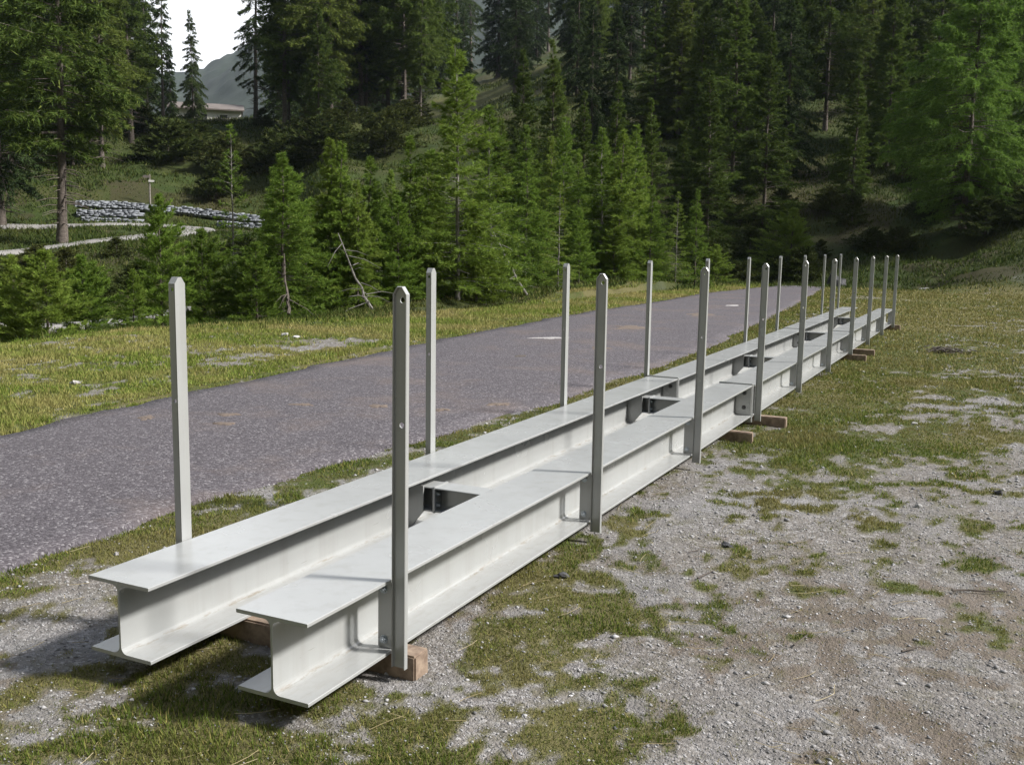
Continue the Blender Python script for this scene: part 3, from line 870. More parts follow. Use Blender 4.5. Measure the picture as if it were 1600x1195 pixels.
TREES = [
 # young larches along the meadow edge
 ('larch', 'young_a', 715, 27, 62, 'tall young larch with a pale straight trunk, centre of the meadow edge', 0.95),
 ('larch', 'young_b', 765, 29, 165, 'leafy young larch close behind the tall pale-trunked one', 1.15),
 ('larch', 'young_c', 672, 31, 235, 'shorter larch close on the left of the tall pale-trunked larch', 1.0),
 ('larch', 'sparse', 365, 24, 195, 'thin young larch with a long bare leader', 0.9),
 ('larch', 'bush_a', 250, 22.5, 312, 'bushy dark larch before the bend of the far lane', 0.85),
 ('larch', 'young_c', 440, 23.5, 240, 'bushy young larch with a dark stem at the meadow edge', 1.05),
 ('larch', 'young_b', 522, 25.5, 218, 'slender pointed larch rising before the grassy knoll', 0.95),
 ('larch', 'young_c', 578, 27, 247, 'pointed young larch below the grassy knoll', 1.0),
 ('larch', 'bush_a', 622, 26, 312, 'low round-topped larch left of the tall pale-trunked larch', 1.0),
 ('larch', 'bush_b', 318, 23, 365, 'low bushy larch between the bend of the lane and the thin larch', 1.0),
 ('larch', 'bush_b', 400, 22.5, 385, 'low spreading larch bush under the thin larch', 1.1),
 ('larch', 'bush_a', 205, 21.5, 425, 'small bushy larch in front of the dark one by the lane', 0.9),
 ('larch', 'bush_b', 70, 21, 398, 'low larch bush at the left edge of the meadow', 1.2),
 ('larch', 'bush_a', 20, 22, 405, 'larch bush at the far left edge of the picture by the meadow', 1.0),
 ('larch', 'bush_b', 130, 22, 405, 'low larch bush below the far lane', 1.0),
 ('larch', 'sparse', 872, 31, 287, 'small slim larch with a thin pale stem right of centre', 1.2),
 ('larch', 'young_c', 820, 33, 255, 'larch behind the leaning pale stem', 1.0),
 ('larch', 'bush_a', 905, 35, 330, 'low larch right of the small slim larch', 1.0),
 ('larch', 'young_b', 940, 37, 200, 'pointed dark larch in the thicket beyond the road', 1.0),
 ('larch', 'young_a', 985, 39, 195, 'pointed larch in the thicket, left of the three small larches', 0.9),
 ('larch', 'young_c', 1015, 38, 290, 'leftmost of three small larches beyond the road', 0.85),
 ('larch', 'sparse', 1056, 38, 300, 'middle and slimmest of three small larches beyond the road', 1.1),
 ('larch', 'young_c', 1087, 39, 297, 'rightmost of three small larches beyond the road', 0.8),
 ('larch', 'bush_a', 850, 34, 345, 'low larch bush at the foot of the slim larch', 1.0),
 ('larch', 'bush_b', 480, 24.5, 385, 'low larch bush between two pointed larches left of centre', 1.2),
 ('larch', 'bush_b', 660, 27, 380, 'larch bush at the foot of the tall pale-trunked larch', 1.1),
 ('larch', 'bush_a', 745, 27.5, 335, 'low branches of a larch right of the tall pale trunk', 1.1),
 ('larch', 'bush_b', 960, 36.5, 350, 'low dark larch bush in the thicket beyond the road', 1.2),
 ('larch', 'bush_b', 925, 37.5, 395, 'low larch bush at the meadow edge left of the third far post', 1.2),
 ('larch', 'bush_a', 1035, 40, 380, 'low larch bush right at the end of the meadow by the road', 1.2),
 ('larch', 'bush_b', 985, 38.5, 400, 'low larch bush between two taller ones at the end of the meadow', 1.2),
 ('larch', 'bush_b', 1120, 43, 385, 'low larch bush on the far side of the road end', 1.2),
 # taller larches on the middle slope
 ('larch', 'mid_a', 815, 52, 80, 'narrow larch top left of the twin larches upslope', 0.9),
 ('larch', 'mid_b', 862, 54, 62, 'tall narrow larch upslope, tallest of the central thicket', 0.9),
 ('larch', 'mid_b', 907, 50, 145, 'larch on the slope right of the tall narrow one', 0.9),
 ('larch', 'mid_a', 955, 52, 128, 'larch upslope in the middle of the dark thicket', 0.9),
 ('larch', 'mid_b', 1015, 50, 155, 'larch upslope above the three small larches', 0.9),
 ('larch', 'mid_a', 780, 46, 185, 'larch on the slope right behind the tall pale-trunked larch', 1.0),
 ('larch', 'mid_a', 1103, 54, 110, 'broad dark larch above the road end', 1.05),
 ('larch', 'mid_b', 1060, 57, 190, 'dark larch left of the broad one above the road end', 1.0),
 ('larch', 'mid_a', 1190, 58, 50, 'tall pointed larch on the slope above the road end', 1.0),
 ('larch', 'mid_b', 1325, 60, 105, 'thin dark larch on the open slope right of centre', 0.95),
 ('larch', 'mid_a', 1367, 74, -5, 'tall green larch high on the right slope', 1.0),
 ('larch', 'bright', 1500, 52, -60, 'big bright green larch with a dark trunk at right', 1.0),
 ('larch', 'bright', 1590, 58, -90, 'bright green larch at the right edge of the picture', 0.85),
 ('larch', 'mid_b', 1150, 66, 200, 'small larch between the broad and the pointed larch', 0.9),
 ('larch', 'bush_b', 1235, 50, 330, 'low larch bush at the foot of the slope above the posts', 1.2),
 # old trees of the left hillside
 ('larch', 'old_b', 98, 58, -190, 'old larch with a leaning bare lower trunk beside the far lane', 1.15),
 ('spruce', 'spruce_a', 5, 66, -220, 'dark spruce at the left edge of the picture', 1.0),
 ('spruce', 'spruce_b', 238, 106, -60, 'thin spruce with sparse level branches against the sky', 0.85),
 ('spruce', 'spruce_c', 308, 108, 15, 'short pointed spruce right beside the sky gap', 0.8),
 ('spruce', 'spruce_b', 404, 101, -120, 'spruce with a stout trunk standing right of the sky gap', 1.05),
 ('larch', 'old_a', 500, 80, 8, 'old olive green larch on the slope left of the grassy knoll', 0.85),
 ('spruce', 'spruce_b', 573, 92, -110, 'dark spruce on the crest of the grassy knoll', 1.0),
 ('larch', 'old_b', 632, 90, -120, 'leaning old larch on the knoll before the bright meadow', 1.0),
 ('larch', 'old_b', 656, 87, -60, 'old larch right of the leaning one on the knoll', 0.8),
 ('spruce', 'spruce_a', 800, 112, -100, 'tall dark spruce above the centre of the picture', 1.0),
 ('spruce', 'spruce_c', 722, 140, 10, 'blue-dark spruce seen above the tall pale-trunked larch', 1.0),
 ('larch', 'old_a', 455, 97, -70, 'old larch right of the stout spruce by the sky gap', 0.8),
 ('spruce', 'spruce_a', 150, 88, -120, 'dark spruce filling the upper left between old larch and thin spruce', 1.0),
 ('spruce', 'spruce_c', 190, 96, -30, 'spruce behind the old larch, left of the thin spruce', 1.1),
 ('spruce', 'spruce_a', 60, 84, -160, 'dense dark spruce behind the old larch at upper left', 1.1),
 ('larch', 'old_a', 25, 76, -120, 'old larch overhanging the left edge behind the bare-trunked larch', 1.1),
 ('larch', 'old_a', 165, 78, -90, 'broad old larch right of the bare-trunked one', 1.1),
 ('larch', 'old_b', 212, 92, -80, 'old larch just left of the thin spruce', 1.1),
 ('spruce', 'spruce_c', 274, 111, 70, 'small dark spruce between the thin spruce and the short pointed one', 0.9),
 ('spruce', 'spruce_b', 262, 109, -70, 'sparse spruce close on the right of the thin spruce', 0.8),
 ('larch', 'old_a', 545, 97, -60, 'old larch at the left end of the knoll crest', 0.9),
 ('spruce', 'spruce_a', 600, 112, -80, 'dark spruce behind the leaning old larch', 0.9),
 ('spruce', 'spruce_c', 440, 108, -30, 'dense spruce right behind the stout one by the sky gap', 1.0),
 ('larch', 'mid_b', 120, 84, 60, 'dark larch low on the upper left slope behind the bare trunk', 1.2),
 ('larch', 'mid_a', 35, 82, 70, 'dark larch low on the slope at the left edge', 1.2),
 # dark trees along the top of the right slope
 ('spruce', 'spruce_b', 1102, 96, -150, 'dark-trunked spruce at the top edge above the broad larch', 1.0),
 ('spruce', 'spruce_b', 1155, 98, -150, 'dark-trunked spruce at the top edge above the pointed larch', 1.0),
 ('spruce', 'spruce_a', 1312, 98, -170, 'dark spruce at the top edge left of the tall green larch', 1.0),
 ('spruce', 'spruce_b', 1405, 98, -170, 'dark-trunked spruce at the top edge right of the tall green larch', 1.0),
 ('spruce', 'spruce_b', 1452, 100, -180, 'dark-trunked spruce at the top edge left of the big bright larch', 1.0),
 ('spruce', 'spruce_a', 975, 100, -90, 'dark spruce at the top edge above the central thicket', 1.0),
 ('spruce', 'spruce_a', 1040, 96, -60, 'dense dark spruce at the top edge right of centre', 1.1),
 ('spruce', 'spruce_c', 1235, 104, -120, 'dark spruce at the top edge between pointed and tall green larch', 1.0),
 ('larch', 'old_a', 925, 105, -60, 'old larch hanging over the small bright meadow at the top edge', 0.9),
]
for (nm, key, px, r, tp, lab, sx) in TREES:
    kw = {}
    if 'leaning bare lower' in lab: kw = dict(rz=0.4, tilt=(0.0, 0.05))
    tree(nm+'_tree', key, px, r, tp, lab, None, sx=sx, **kw)

proto('shrub_a', (41, 1.7, 1.25, 0.02, 90, 0.055, 10, 0.12, 0.040, 'bush', 0.0, 0.012, 0), M_BARK, M_SHRUB)
proto('shrub_b', (42, 1.3, 1.35, 0.02, 90, 0.055, 10, 0.12, 0.040, 'bush', 0.05, 0.012, 0), M_BARK, M_SHRUB)
random.seed(55)
def shrubs(n, pxa, pxb, ra, rb, label, group, ha=0.8, hb=2.0):
    for k in range(n):
        px = pxa+(pxb-pxa)*(k+random.uniform(0, 1))/n; r = random.uniform(ra, rb)
        st = random.getstate()
        o = tree('shrub', 'shrub_a' if k % 2 else 'shrub_b', px, r, 0, label, group, sx=random.uniform(0.9, 1.5), hgt=random.uniform(ha, hb))
        o['category'] = 'shrub'
        random.setstate(st); random.random()
shrubs(26, 230, 660, 71, 99, 'low dark shrub on the grassy slope below the left crest', 'shrubs on the left slope', 0.9, 2.8)
shrubs(22, 1090, 1640, 45, 60, 'low shrub on the foot of the right slope', 'shrubs at the foot of the right slope', 0.7, 1.8)
shrubs(16, 1100, 1620, 62, 95, 'dark shrub high on the right slope between the larches', 'shrubs high on the right slope', 1.0, 2.4)
shrubs(12, -40, 420, 40, 53, 'low shrub in the hollow below the far lane', 'shrubs in the hollow', 0.6, 1.3)
# the crowded wood behind, trees nothing tells apart
random.seed(21)
def wood(n, pxa, pxb, ra, rb, keys, label, group, ha, hb):
    for k in range(n):
        px = pxa+(pxb-pxa)*(k+random.uniform(0.1, 0.9))/n
        r = random.uniform(ra, rb)
        if 622 < px < 712 or 862 < px < 925: r = max(r, 152) if rb > 100 else r
        key = random.choice(keys)
        hh = random.uniform(ha, hb)
        st = random.getstate()
        tree('spruce_tree' if 'spruce' in key else 'larch_tree', key, px, r, 0, label, group, sx=random.uniform(0.85, 1.1), hgt=hh)
        random.setstate(st)
wood(14, -80, 225, 92, 140, ['spruce_a', 'spruce_c', 'old_a'], 'dark conifer in the wood behind the upper left hillside', 'wood on the upper left', 20, 26)
wood(16, 420, 900, 118, 190, ['spruce_a', 'spruce_c', 'spruce_b'], 'dark conifer in the wood beyond the knoll and the bright meadow', 'wood beyond the knoll', 20, 27)
wood(24, 880, 1640, 106, 150, ['spruce_a', 'spruce_c', 'spruce_a', 'old_a'], 'dark conifer in the wood along the top of the right slope', 'wood on the right slope', 18, 25)
wood(16, 1040, 1470, 64, 94, ['mid_a', 'mid_b', 'mid_b', 'old_a'], 'dark green larch standing on the right slope between the taller ones', 'larches on the right slope', 8, 14)
wood(10, 410, 690, 25, 34, ['young_b', 'young_c', 'bush_a', 'young_c'], 'young larch in the thicket behind the meadow edge', 'larch thicket behind the meadow', 3.0, 4.6)
wood(9, 760, 1010, 36, 46, ['young_b', 'young_a', 'young_c'], 'young larch in the dense thicket left of the road end', 'larch thicket by the road end', 4.5, 7.0)
wood(7, 440, 640, 84, 100, ['old_a', 'old_b'], 'old larch among the trees on the knoll slope', 'old larches on the knoll', 15, 20)
wood(10, 880, 1230, 60, 88, ['mid_a', 'mid_b', 'spruce_c'], 'dark conifer in the thicket on the slope behind the central larches', 'thicket on the middle slope', 9, 13)

# ------------------------------------------------------------------ ground plants, gravel, straw
def blades(name, n, rmin, rmax, pxa, pxb, hfun, wfun, select, mat, seed, curve=0.5, rpow=1.0):
    g = np.random.default_rng(seed)
    got = []; tot = 0
    while tot < n:
        k = n*2
        u = g.random(k)
        r = rmin*(rmax/rmin)**(u**rpow)
        px = g.uniform(pxa, pxb, k)
        ph = YAW-np.arctan((px-800)/FPX)
        x = CAM[0]-np.sin(ph)*r; y = CAM[1]+np.cos(ph)*r
        keep = g.random(k) < select(x, y, r)
        got.append(np.stack([x[keep], y[keep], r[keep]], -1)); tot += keep.sum()
        if keep.sum() < 10: break
    P = np.concatenate(got)[:n]
    x, y, r = P.T; N = len(x)
    z = height(x, y)-0.004
    h = hfun(r)*g.uniform(0.4, 1.3, N)*(0.45+1.2*fbm(x, y, 1.7, 3, 99)**1.5*1.4)*(0.40+0.60*masks(x, y)[0]); wd = wfun(r)*g.uniform(0.6, 1.4, N)
    a = g.uniform(0, 6.283, N); b = g.uniform(0, 6.283, N); lean = g.uniform(0.1, 1.0, N)*curve
    base = np.stack([x, y, z], -1)
    side = np.stack([np.cos(a), np.sin(a), 0*a], -1)*wd[:, None]*0.5
    tip = base+np.stack([np.cos(b)*lean*h, np.sin(b)*lean*h, h], -1)
    V = np.stack([base-side, base+side, tip], 1).reshape(-1, 3)
    me = mesh_np(name, V, np.arange(3*N).reshape(-1, 3), mat)
    return obj(name, me)

def sel_yard(x, y, r):
    g, s, d, h = masks(x, y)
    under = ((x > -1.1) & (x < 0.0) & (y > 2.3) & (y < 21.6))
    return (0.07+0.93*g)*(1-h)*(1-road_mask(x, y, -0.02))*np.where(under, 0.6, 1)*(x > road_edges(y)[0])
def sel_green(x, y, r):
    return sel_yard(x, y, r)*(1-0.75*sstep(9, 16, y+2*(fbm(x, y, 0.5, 3, 66)-0.5)*8)*sstep(-2.5, -1.5, x))
def sel_dry(x, y, r):
    g, s, d, h = masks(x, y)
    return (0.35+0.65*g)*(1-h)*(1-road_mask(x, y, 0.0))*(x > road_edges(y)[0])*sstep(7, 15, y)
def sel_thatch(x, y, r):
    g, s, d, h = masks(x, y)
    return (1-h)*(1-road_mask(x, y, 0.0))*(x > road_edges(y)[0])*(0.10+0.9*sstep(0.42, 0.62, fbm(x, y, 1.6, 4, 123)+0.3*(g-0.3)))
def sel_meadow(x, y, r):
    g, s, d, h = masks(x, y)
    return (0.08+0.92*g)*(1-road_mask(x, y, 0.0))*(x < road_edges(y)[0])*(1-0.6*h)*((x < -4) & (r < 47))
def sel_hill(x, y, r):
    g, s, d, h = masks(x, y)
    return h*(0.25+0.75*g)
tag(blades('yard_grass', 210000, 1.6, 42, -60, 1660, lambda r: 0.015+0.0011*r, lambda r: 0.0022+0.0009*r, sel_green, M_GRASS, 1, 0.9, 0.9), 'short patchy grass and moss on the gravel yard', 'grass', kind='stuff')
tag(blades('dry_grass', 60000, 6.5, 42, 700, 1680, lambda r: 0.014+0.0012*r, lambda r: 0.0022+0.0009*r, sel_dry, M_DRYGRASS, 14, 1.0), 'short dry yellowish grass on the upper yard', 'grass', kind='stuff')
tag(blades('brown_thatch', 80000, 1.6, 16, -60, 1660, lambda r: 0.007+0.0006*r, lambda r: 0.0026+0.0009*r, sel_thatch, M_THATCH, 15, 3.0), 'flat brown and olive moss thatch between the gravel', 'moss', kind='stuff')
tag(blades('meadow_grass', 165000, 5, 46, -80, 1250, lambda r: 0.025+0.0014*r, lambda r: 0.004+0.0008*r, sel_meadow, M_MEADOW, 2, 0.8), 'rough green and yellow grass of the meadow beyond the road', 'grass', kind='stuff')
tag(blades('slope_heath', 330000, 18, 150, -80, 1680, lambda r: 0.07+0.0020*r, lambda r: 0.010+0.0009*r, sel_hill, M_HEATH, 3, 1.0, 0.9), 'dark heath and tussock grass covering the wooded slopes', 'ground cover', kind='stuff')

def stones(name, n, rmin, rmax, pxa, pxb, size, select, mat, seed):
    g = np.random.default_rng(seed)
    got = []; tot = 0
    while tot < n:
        k = n*2
        r = rmin*(rmax/rmin)**g.random(k)
        px = g.uniform(pxa, pxb, k)
        ph = YAW-np.arctan((px-800)/FPX)
        x = CAM[0]-np.sin(ph)*r; y = CAM[1]+np.cos(ph)*r
        keep = g.random(k) < select(x, y, r)
        got.append(np.stack([x[keep], y[keep], r[keep]], -1)); tot += keep.sum()
    P = np.concatenate(got)[:n]; x, y, r = P.T; N = len(x)
    z = height(x, y)
    sz = size(r)*np.exp(g.normal(-0.2, 0.45, N))
    oc = np.array([[1, 0, 0], [0.3, 1, 0], [-1, 0.2, 0], [-0.2, -1, 0], [0.1, 0, 1], [0, 0, -1]], float)
    tri = np.array([[0, 1, 4], [1, 2, 4], [2, 3, 4], [3, 0, 4], [1, 0, 5], [2, 1, 5], [3, 2, 5], [0, 3, 5]])
    a = g.uniform(0, 6.283, N)
    S = np.stack([sz, sz*g.uniform(0.55, 1.0, N), sz*g.uniform(0.3, 0.7, N)], -1)
    L = oc[None]*S[:, None, :]*g.uniform(0.7, 1.25, (N, 6, 1))
    ca, sa = np.cos(a)[:, None], np.sin(a)[:, None]
    X = L[:, :, 0]*ca-L[:, :, 1]*sa+x[:, None]; Y = L[:, :, 0]*sa+L[:, :, 1]*ca+y[:, None]
    Z = L[:, :, 2]+z[:, None]+S[:, None, 2]*0.25
    V = np.stack([X, Y, Z], -1).reshape(-1, 3)
    T = (tri[None]+np.arange(N)[:, None, None]*6).reshape(-1, 3)
    return obj(name, mesh_np(name, V, T, mat))
def sel_grav(x, y, r):
    g, s, d, h = masks(x, y)
    return (1-h)*(1-0.85*g)*(1-0.5*s)*(1-road_mask(x, y, 0.03))*np.where(x < road_edges(y)[0], 0.25, 1)
tag(stones('gravel', 46000, 1.6, 26, -60, 1660, lambda r: 0.0026+0.00062*r, sel_grav, M_STONE, 5), 'pale crushed stone gravel scattered over the yard', 'gravel', kind='stuff')

def straw():
    g = np.random.default_rng(9)
    vs, qs, off = [], [], 0
    for k in range(420):
        r = 1.8*(14/1.8)**g.random(); px = g.uniform(0, 1600)
        ph = YAW-math.atan((px-800)/FPX)
        x = CAM[0]-math.sin(ph)*r; y = CAM[1]+math.cos(ph)*r
        if road_mask(np.array([x]), np.array([y]), 0.05)[0]: continue
        l = g.uniform(0.04, 0.16); a = g.uniform(0, 6.28)
        t = np.linspace(-0.5, 0.5, 4)
        bx = g.normal(0, 0.2)
        xs = x+np.cos(a)*t*l-np.sin(a)*bx*l*t*t; ys = y+np.sin(a)*t*l+np.cos(a)*bx*l*t*t
        zs = height(xs, ys)+0.006+0.012*g.random()
        v, q = tube(np.stack([xs, ys, zs], -1), [0.0012]*4, 3)
        vs.append(v); qs.append(q+off); off += len(v)
    return obj('dry_straw', mesh_np('dry_straw', np.concatenate(vs), np.concatenate(qs), M_STRAW))
tag(straw(), 'dry straw and needles strewn over the yard', 'straw', kind='stuff')

# ------------------------------------------------------------------ far things: mountain, lane, walls, signpost, house
M_MOUNT = mat_simple('wooded_mountain', (0.012, 0.020, 0.014), (0.034, 0.048, 0.032), 0.02, 0.95, 0.5, 3.0)
M_LANE = mat_simple('pale_lane', (0.20, 0.19, 0.185), (0.31, 0.30, 0.29), 0.6, 0.95, 0.2, 0.02)
M_WHITE = mat_simple('limewashed_wall', (0.60, 0.585, 0.55), (0.74, 0.725, 0.69), 0.8, 0.9, 0.1, 0.01)
M_ROOF = mat_simple('weathered_roof', (0.13, 0.11, 0.10), (0.21, 0.18, 0.165), 1.5, 0.8, 0.2, 0.01)
M_WOODGREY = mat_simple('weathered_wood', (0.16, 0.14, 0.12), (0.30, 0.275, 0.25), 9, 0.9, 0.3, 0.01)
M_DARKROCK = mat_simple('dark_rock', (0.025, 0.025, 0.028), (0.085, 0.085, 0.090), 5, 0.9, 0.6, 0.03)
M_PALEROCK = mat_simple('pale_rock', (0.32, 0.315, 0.31), (0.52, 0.51, 0.50), 8, 0.9, 0.5, 0.02)
M_SAND = mat_simple('sandy_dirt', (0.085, 0.066, 0.058), (0.20, 0.155, 0.122), 30, 0.95, 0.5, 0.01)
M_CHALK = mat_simple('white_grit', (0.18, 0.17, 0.17), (0.52, 0.50, 0.49), 30, 0.95, 0.4, 0.01)
M_TWIG = mat_simple('dark_twig', (0.045, 0.036, 0.030), (0.12, 0.10, 0.085), 30, 0.9, 0.2, 0.004)

def build_mountain():
    prof = [(-700, 40), (-200, 60), (200, 130), (325, 108), (345, 96), (375, 80), (430, 40), (520, -10), (700, -60), (900, -120), (1200, -160)]
    px = np.arange(-700, 1201, 6)
    top = np.interp(px, [p[0] for p in prof], [p[1] for p in prof])
    nr = 40
    V = []
    D = np.array([at_r(c, 400, 1.0)[:2]-CAM[:2] for c in px])
    ZT_ = np.array([at_r(c, tp, 950)[2] for c, tp in zip(px, top)])
    for k in range(nr+1):
        t = k/nr
        q = CAM[:2]+D*(430+520*t)
        z = -8+(ZT_+8)*t**0.9+(fbm(q[:, 0], q[:, 1], 0.012, 4, 77)-0.5)*90*t*(1-t)+(fbm(q[:, 0], q[:, 1], 0.12, 2, 78)-0.5)*9*t
        V += [tuple(v) for v in np.stack([q[:, 0], q[:, 1], z], -1)]
    n = len(px)
    Fq = [[k*n+j, k*n+j+1, (k+1)*n+j+1, (k+1)*n+j] for k in range(nr) for j in range(n-1)]
    # a back slope gives the ridge its thickness
    base = len(V)
    for c, tp in zip(px, top):
        p = at_r(c, 400, 1300); V.append((p[0], p[1], -20))
    Fq += [[nr*n+j, nr*n+j+1, base+j+1, base+j] for j in range(n-1)]
    tag(obj('mountain', mesh_py('mountain', V, Fq, M_MOUNT, True)), kind='structure')
build_mountain()

def ribbon(name, pts, width, mat, lift=0.10, bend=None):
    """pts: (picture column, distance) along the lane"""
    P = np.array([at_r(c, 400, r)[:2] for c, r in pts])
    d = np.concatenate([[0], np.cumsum(np.linalg.norm(np.diff(P, axis=0), axis=1))])
    s = np.arange(0, d[-1], 0.8)
    C = np.stack([np.interp(s, d, P[:, i]) for i in range(2)], -1)
    k = np.ones(7)/7
    C = np.stack([np.convolve(np.pad(C[:, i], 3, mode='edge'), k, 'valid') for i in range(2)], -1)
    T = np.gradient(C, axis=0); T /= np.linalg.norm(T, axis=1)[:, None]+1e-9
    Nn = np.stack([-T[:, 1], T[:, 0]], -1)
    wv = width*(1+0.15*(fbm(s, s*0, 0.3, 3, 8)-0.5))
    if bend is not None: wv = wv*(1+0.9*np.exp(-((s-d[bend])/5.0)**2))
    zc = height(C[:, 0], C[:, 1]); zc = np.convolve(np.pad(zc, 3, mode='edge'), k, 'valid')
    V = []
    for j in range(-3, 4):
        q = C+Nn*(wv*j/6)[:, None]
        z = 0.5*zc+0.5*height(q[:, 0], q[:, 1])+lift if abs(j) < 3 else height(q[:, 0], q[:, 1])-0.25
        V.append(np.stack([q[:, 0], q[:, 1], z], -1))
    V = np.array(V); K, n, _ = V.shape
    i, j = np.meshgrid(np.arange(K-1), np.arange(n-1), indexing='ij')
    Q = np.stack([i*n+j, (i+1)*n+j, (i+1)*n+j+1, i*n+j+1], -1).reshape(-1, 4)
    me = mesh_np(name, V.reshape(-1, 3), Q, mat, True)
    bm = bmesh.new(); bm.from_mesh(me); bmesh.ops.recalc_face_normals(bm, faces=bm.faces); bm.to_mesh(me); bm.free()
    return tag(obj(name, me), kind='structure')
ribbon('lane', [(-120, 54.5), (0, 56), (110, 57), (205, 58.5), (270, 60), (305, 61.5), (322, 63), (310, 64.8), (270, 65.2), (210, 65.2), (120, 65.4), (20, 66), (-80, 67)], 1.6, M_LANE, 0.10, 5)
ribbon('footpath', [(-60, 34.5), (60, 35.0), (150, 35.5), (215, 36), (275, 36.6), (330, 37.5)], 1.2, M_LANE, 0.12)

def stone_mesh(name, mat, seed, sub=2, rough=0.22, sc=(1, 1, 1)):
    bm = bmesh.new()
    bmesh.ops.create_icosphere(bm, subdivisions=sub, radius=1.0)
    g = np.random.default_rng(seed)
    ph = g.uniform(0, 6.28, 9); ax = unit(g.normal(0, 1, (9, 3)))
    for v in bm.verts:
        p = np.array(v.co); k = 1.0
        for a, f in zip(ax, ph): k += rough*0.33*math.sin(2.6*float(p@a)*2+f)
        # flat facets
        for a in ax[:6]:
            t = float(p@a)
            if t > 0.72: p = p-a*(t-0.72)
        v.co = Vector((p[0]*k*sc[0], p[1]*k*sc[1], p[2]*k*sc[2]))
    me = bpy.data.meshes.new(name); bm.to_mesh(me); bm.free(); me.materials.append(mat)
    return me

def dry_wall(pts, hgt, label, seed):
    """pts: (column, foot row, distance) along one tier of the retaining wall"""
    g = np.random.default_rng(seed)
    F = np.array([at_r(c, py, r) for c, py, r in pts])
    d = np.concatenate([[0], np.cumsum(np.linalg.norm(np.diff(F, axis=0), axis=1))])
    box = np.array([[-1, -1, -1], [1, -1, -1], [1, 1, -1], [-1, 1, -1], [-1, -1, 1], [1, -1, 1], [1, 1, 1], [-1, 1, 1]], float)
    fc = np.array([[0, 3, 2, 1], [4, 5, 6, 7], [0, 1, 5, 4], [1, 2, 6, 5], [2, 3, 7, 6], [3, 0, 4, 7]])
    root = empty('dry_stone_wall', tuple(F[0]))
    V, Q, off = [], [], 0
    fx = unit(F[-1]-F[0]); sb = 1.0 if (-fx[1]*(F[0][0]-CAM[0])+fx[0]*(F[0][1]-CAM[1])) > 0 else -1.0      # each course set back up the slope
    rows = max(2, int(hgt/0.095))
    for k in range(rows):
        s = g.uniform(0, 0.3)
        hh = hgt/rows
        while s < d[-1]:
            l = g.uniform(0.10, 0.42)
            c = np.array([np.interp(s+l/2, d, F[:, i]) for i in range(3)])
            c2 = np.array([np.interp(min(s+l/2+0.3, d[-1]+0.3), d, F[:, i]) for i in range(3)])
            a = math.atan2(c2[1]-c[1], c2[0]-c[0]) if np.linalg.norm(c2-c) > 1e-6 else 0
            b = box*np.array([l/2*1.02, 0.35, hh/2*g.uniform(0.8, 1.45)])*g.uniform(0.80, 1.18, (8, 3))
            x = b[:, 0]*math.cos(a)-b[:, 1]*math.sin(a); y = b[:, 0]*math.sin(a)+b[:, 1]*math.cos(a)
            off_y = g.uniform(-0.05, 0.05)+sb*0.08*k
            V.append(np.stack([x+c[0]-math.sin(a)*off_y, y+c[1]+math.cos(a)*off_y, b[:, 2]+c[2]+hh*(k+0.5)+g.uniform(-0.05, 0.05)], -1)-F[0])
            Q.append(fc+off); off += 8
            s += l
    # rubble core behind the facing stones
    nrm_ = np.array([-fx[1], fx[0], 0.0])*sb
    cv = []
    for f in F:
        for (o_, z_) in ((-0.22, -0.1), (-0.18+0.0, hgt*0.92), (0.6, hgt*0.92), (0.6, -0.1)): cv.append(f+nrm_*(o_+0.08*rows*0.5*(z_ > 0))+np.array([0, 0, z_])-F[0])
    cf = [[4*i+a, 4*i+(a+1) % 4, 4*i+4+(a+1) % 4, 4*i+4+a] for i in range(len(F)-1) for a in range(4)]+[[3, 2, 1, 0], [4*(len(F)-1)+a for a in range(4)]]
    obj('core', mesh_py('wall_core', cv, cf, M_WALLSTONE), root)
    st = obj('stones', mesh_np('wall_stones', np.concatenate(V), np.concatenate(Q), M_WALLSTONE), root)
    tag(st, kind='stuff')
    return tag(root, label, 'stone wall', 'terraced stone walls by the lane')
dry_wall([(118, 323, 69.6), (190, 325, 69.4), (228, 329, 69.2), (290, 334, 69.0), (345, 340, 68.8), (405, 347, 68.6)], 0.42, 'topmost and longest tier of the pale stone wall by the far lane', 1)
dry_wall([(120, 337, 68.0), (215, 339, 67.7)], 0.40, 'middle tier of the pale stone wall by the far lane', 2)
dry_wall([(128, 346, 67.2), (215, 350, 66.5)], 0.26, 'lowest and shortest tier of the pale stone wall by the far lane', 3)
dry_wall([(340, 352, 67.2), (405, 358, 66.6)], 0.30, 'short low stretch of pale stone wall at the right end of the terraces', 4)

def cyl(name, path, radii, mat, sides=8):
    v, q = tube(path, radii, sides)
    n = len(path)
    me = mesh_py(name, v, [list(map(int, f)) for f in q]+[list(range(sides))[::-1], list(range((n-1)*sides, n*sides))], mat, False)
    bm = bmesh.new(); bm.from_mesh(me); bmesh.ops.recalc_face_normals(bm, faces=bm.faces); bm.to_mesh(me); bm.free()
    return me

p = at_r(235, 330, 69.9)
sp_ = tag(empty('signpost', tuple(p), R(40)), 'thin weathered wooden signpost standing above the stone terraces', 'signpost')
obj('pole', cyl('pole', [(0, 0, -0.3), (0, 0, 1.2), (0.02, 0, 2.35)], [0.06, 0.055, 0.05], M_WOODGREY), sp_)
obj('sign_board', plate('sign_board', [(-0.32, 0), (0.05, 0), (0.05, 0.16), (-0.32, 0.16), (-0.40, 0.08)], [], 0.03, M_ROOF), sp_, (0.0, -0.09, 2.12))
obj('sign_board', plate('sign_board_low', [(-0.05, 0), (0.26, 0), (0.33, 0.06), (0.26, 0.12), (-0.05, 0.12)], [], 0.03, M_WHITE), sp_, (0.0, -0.09, 1.86))

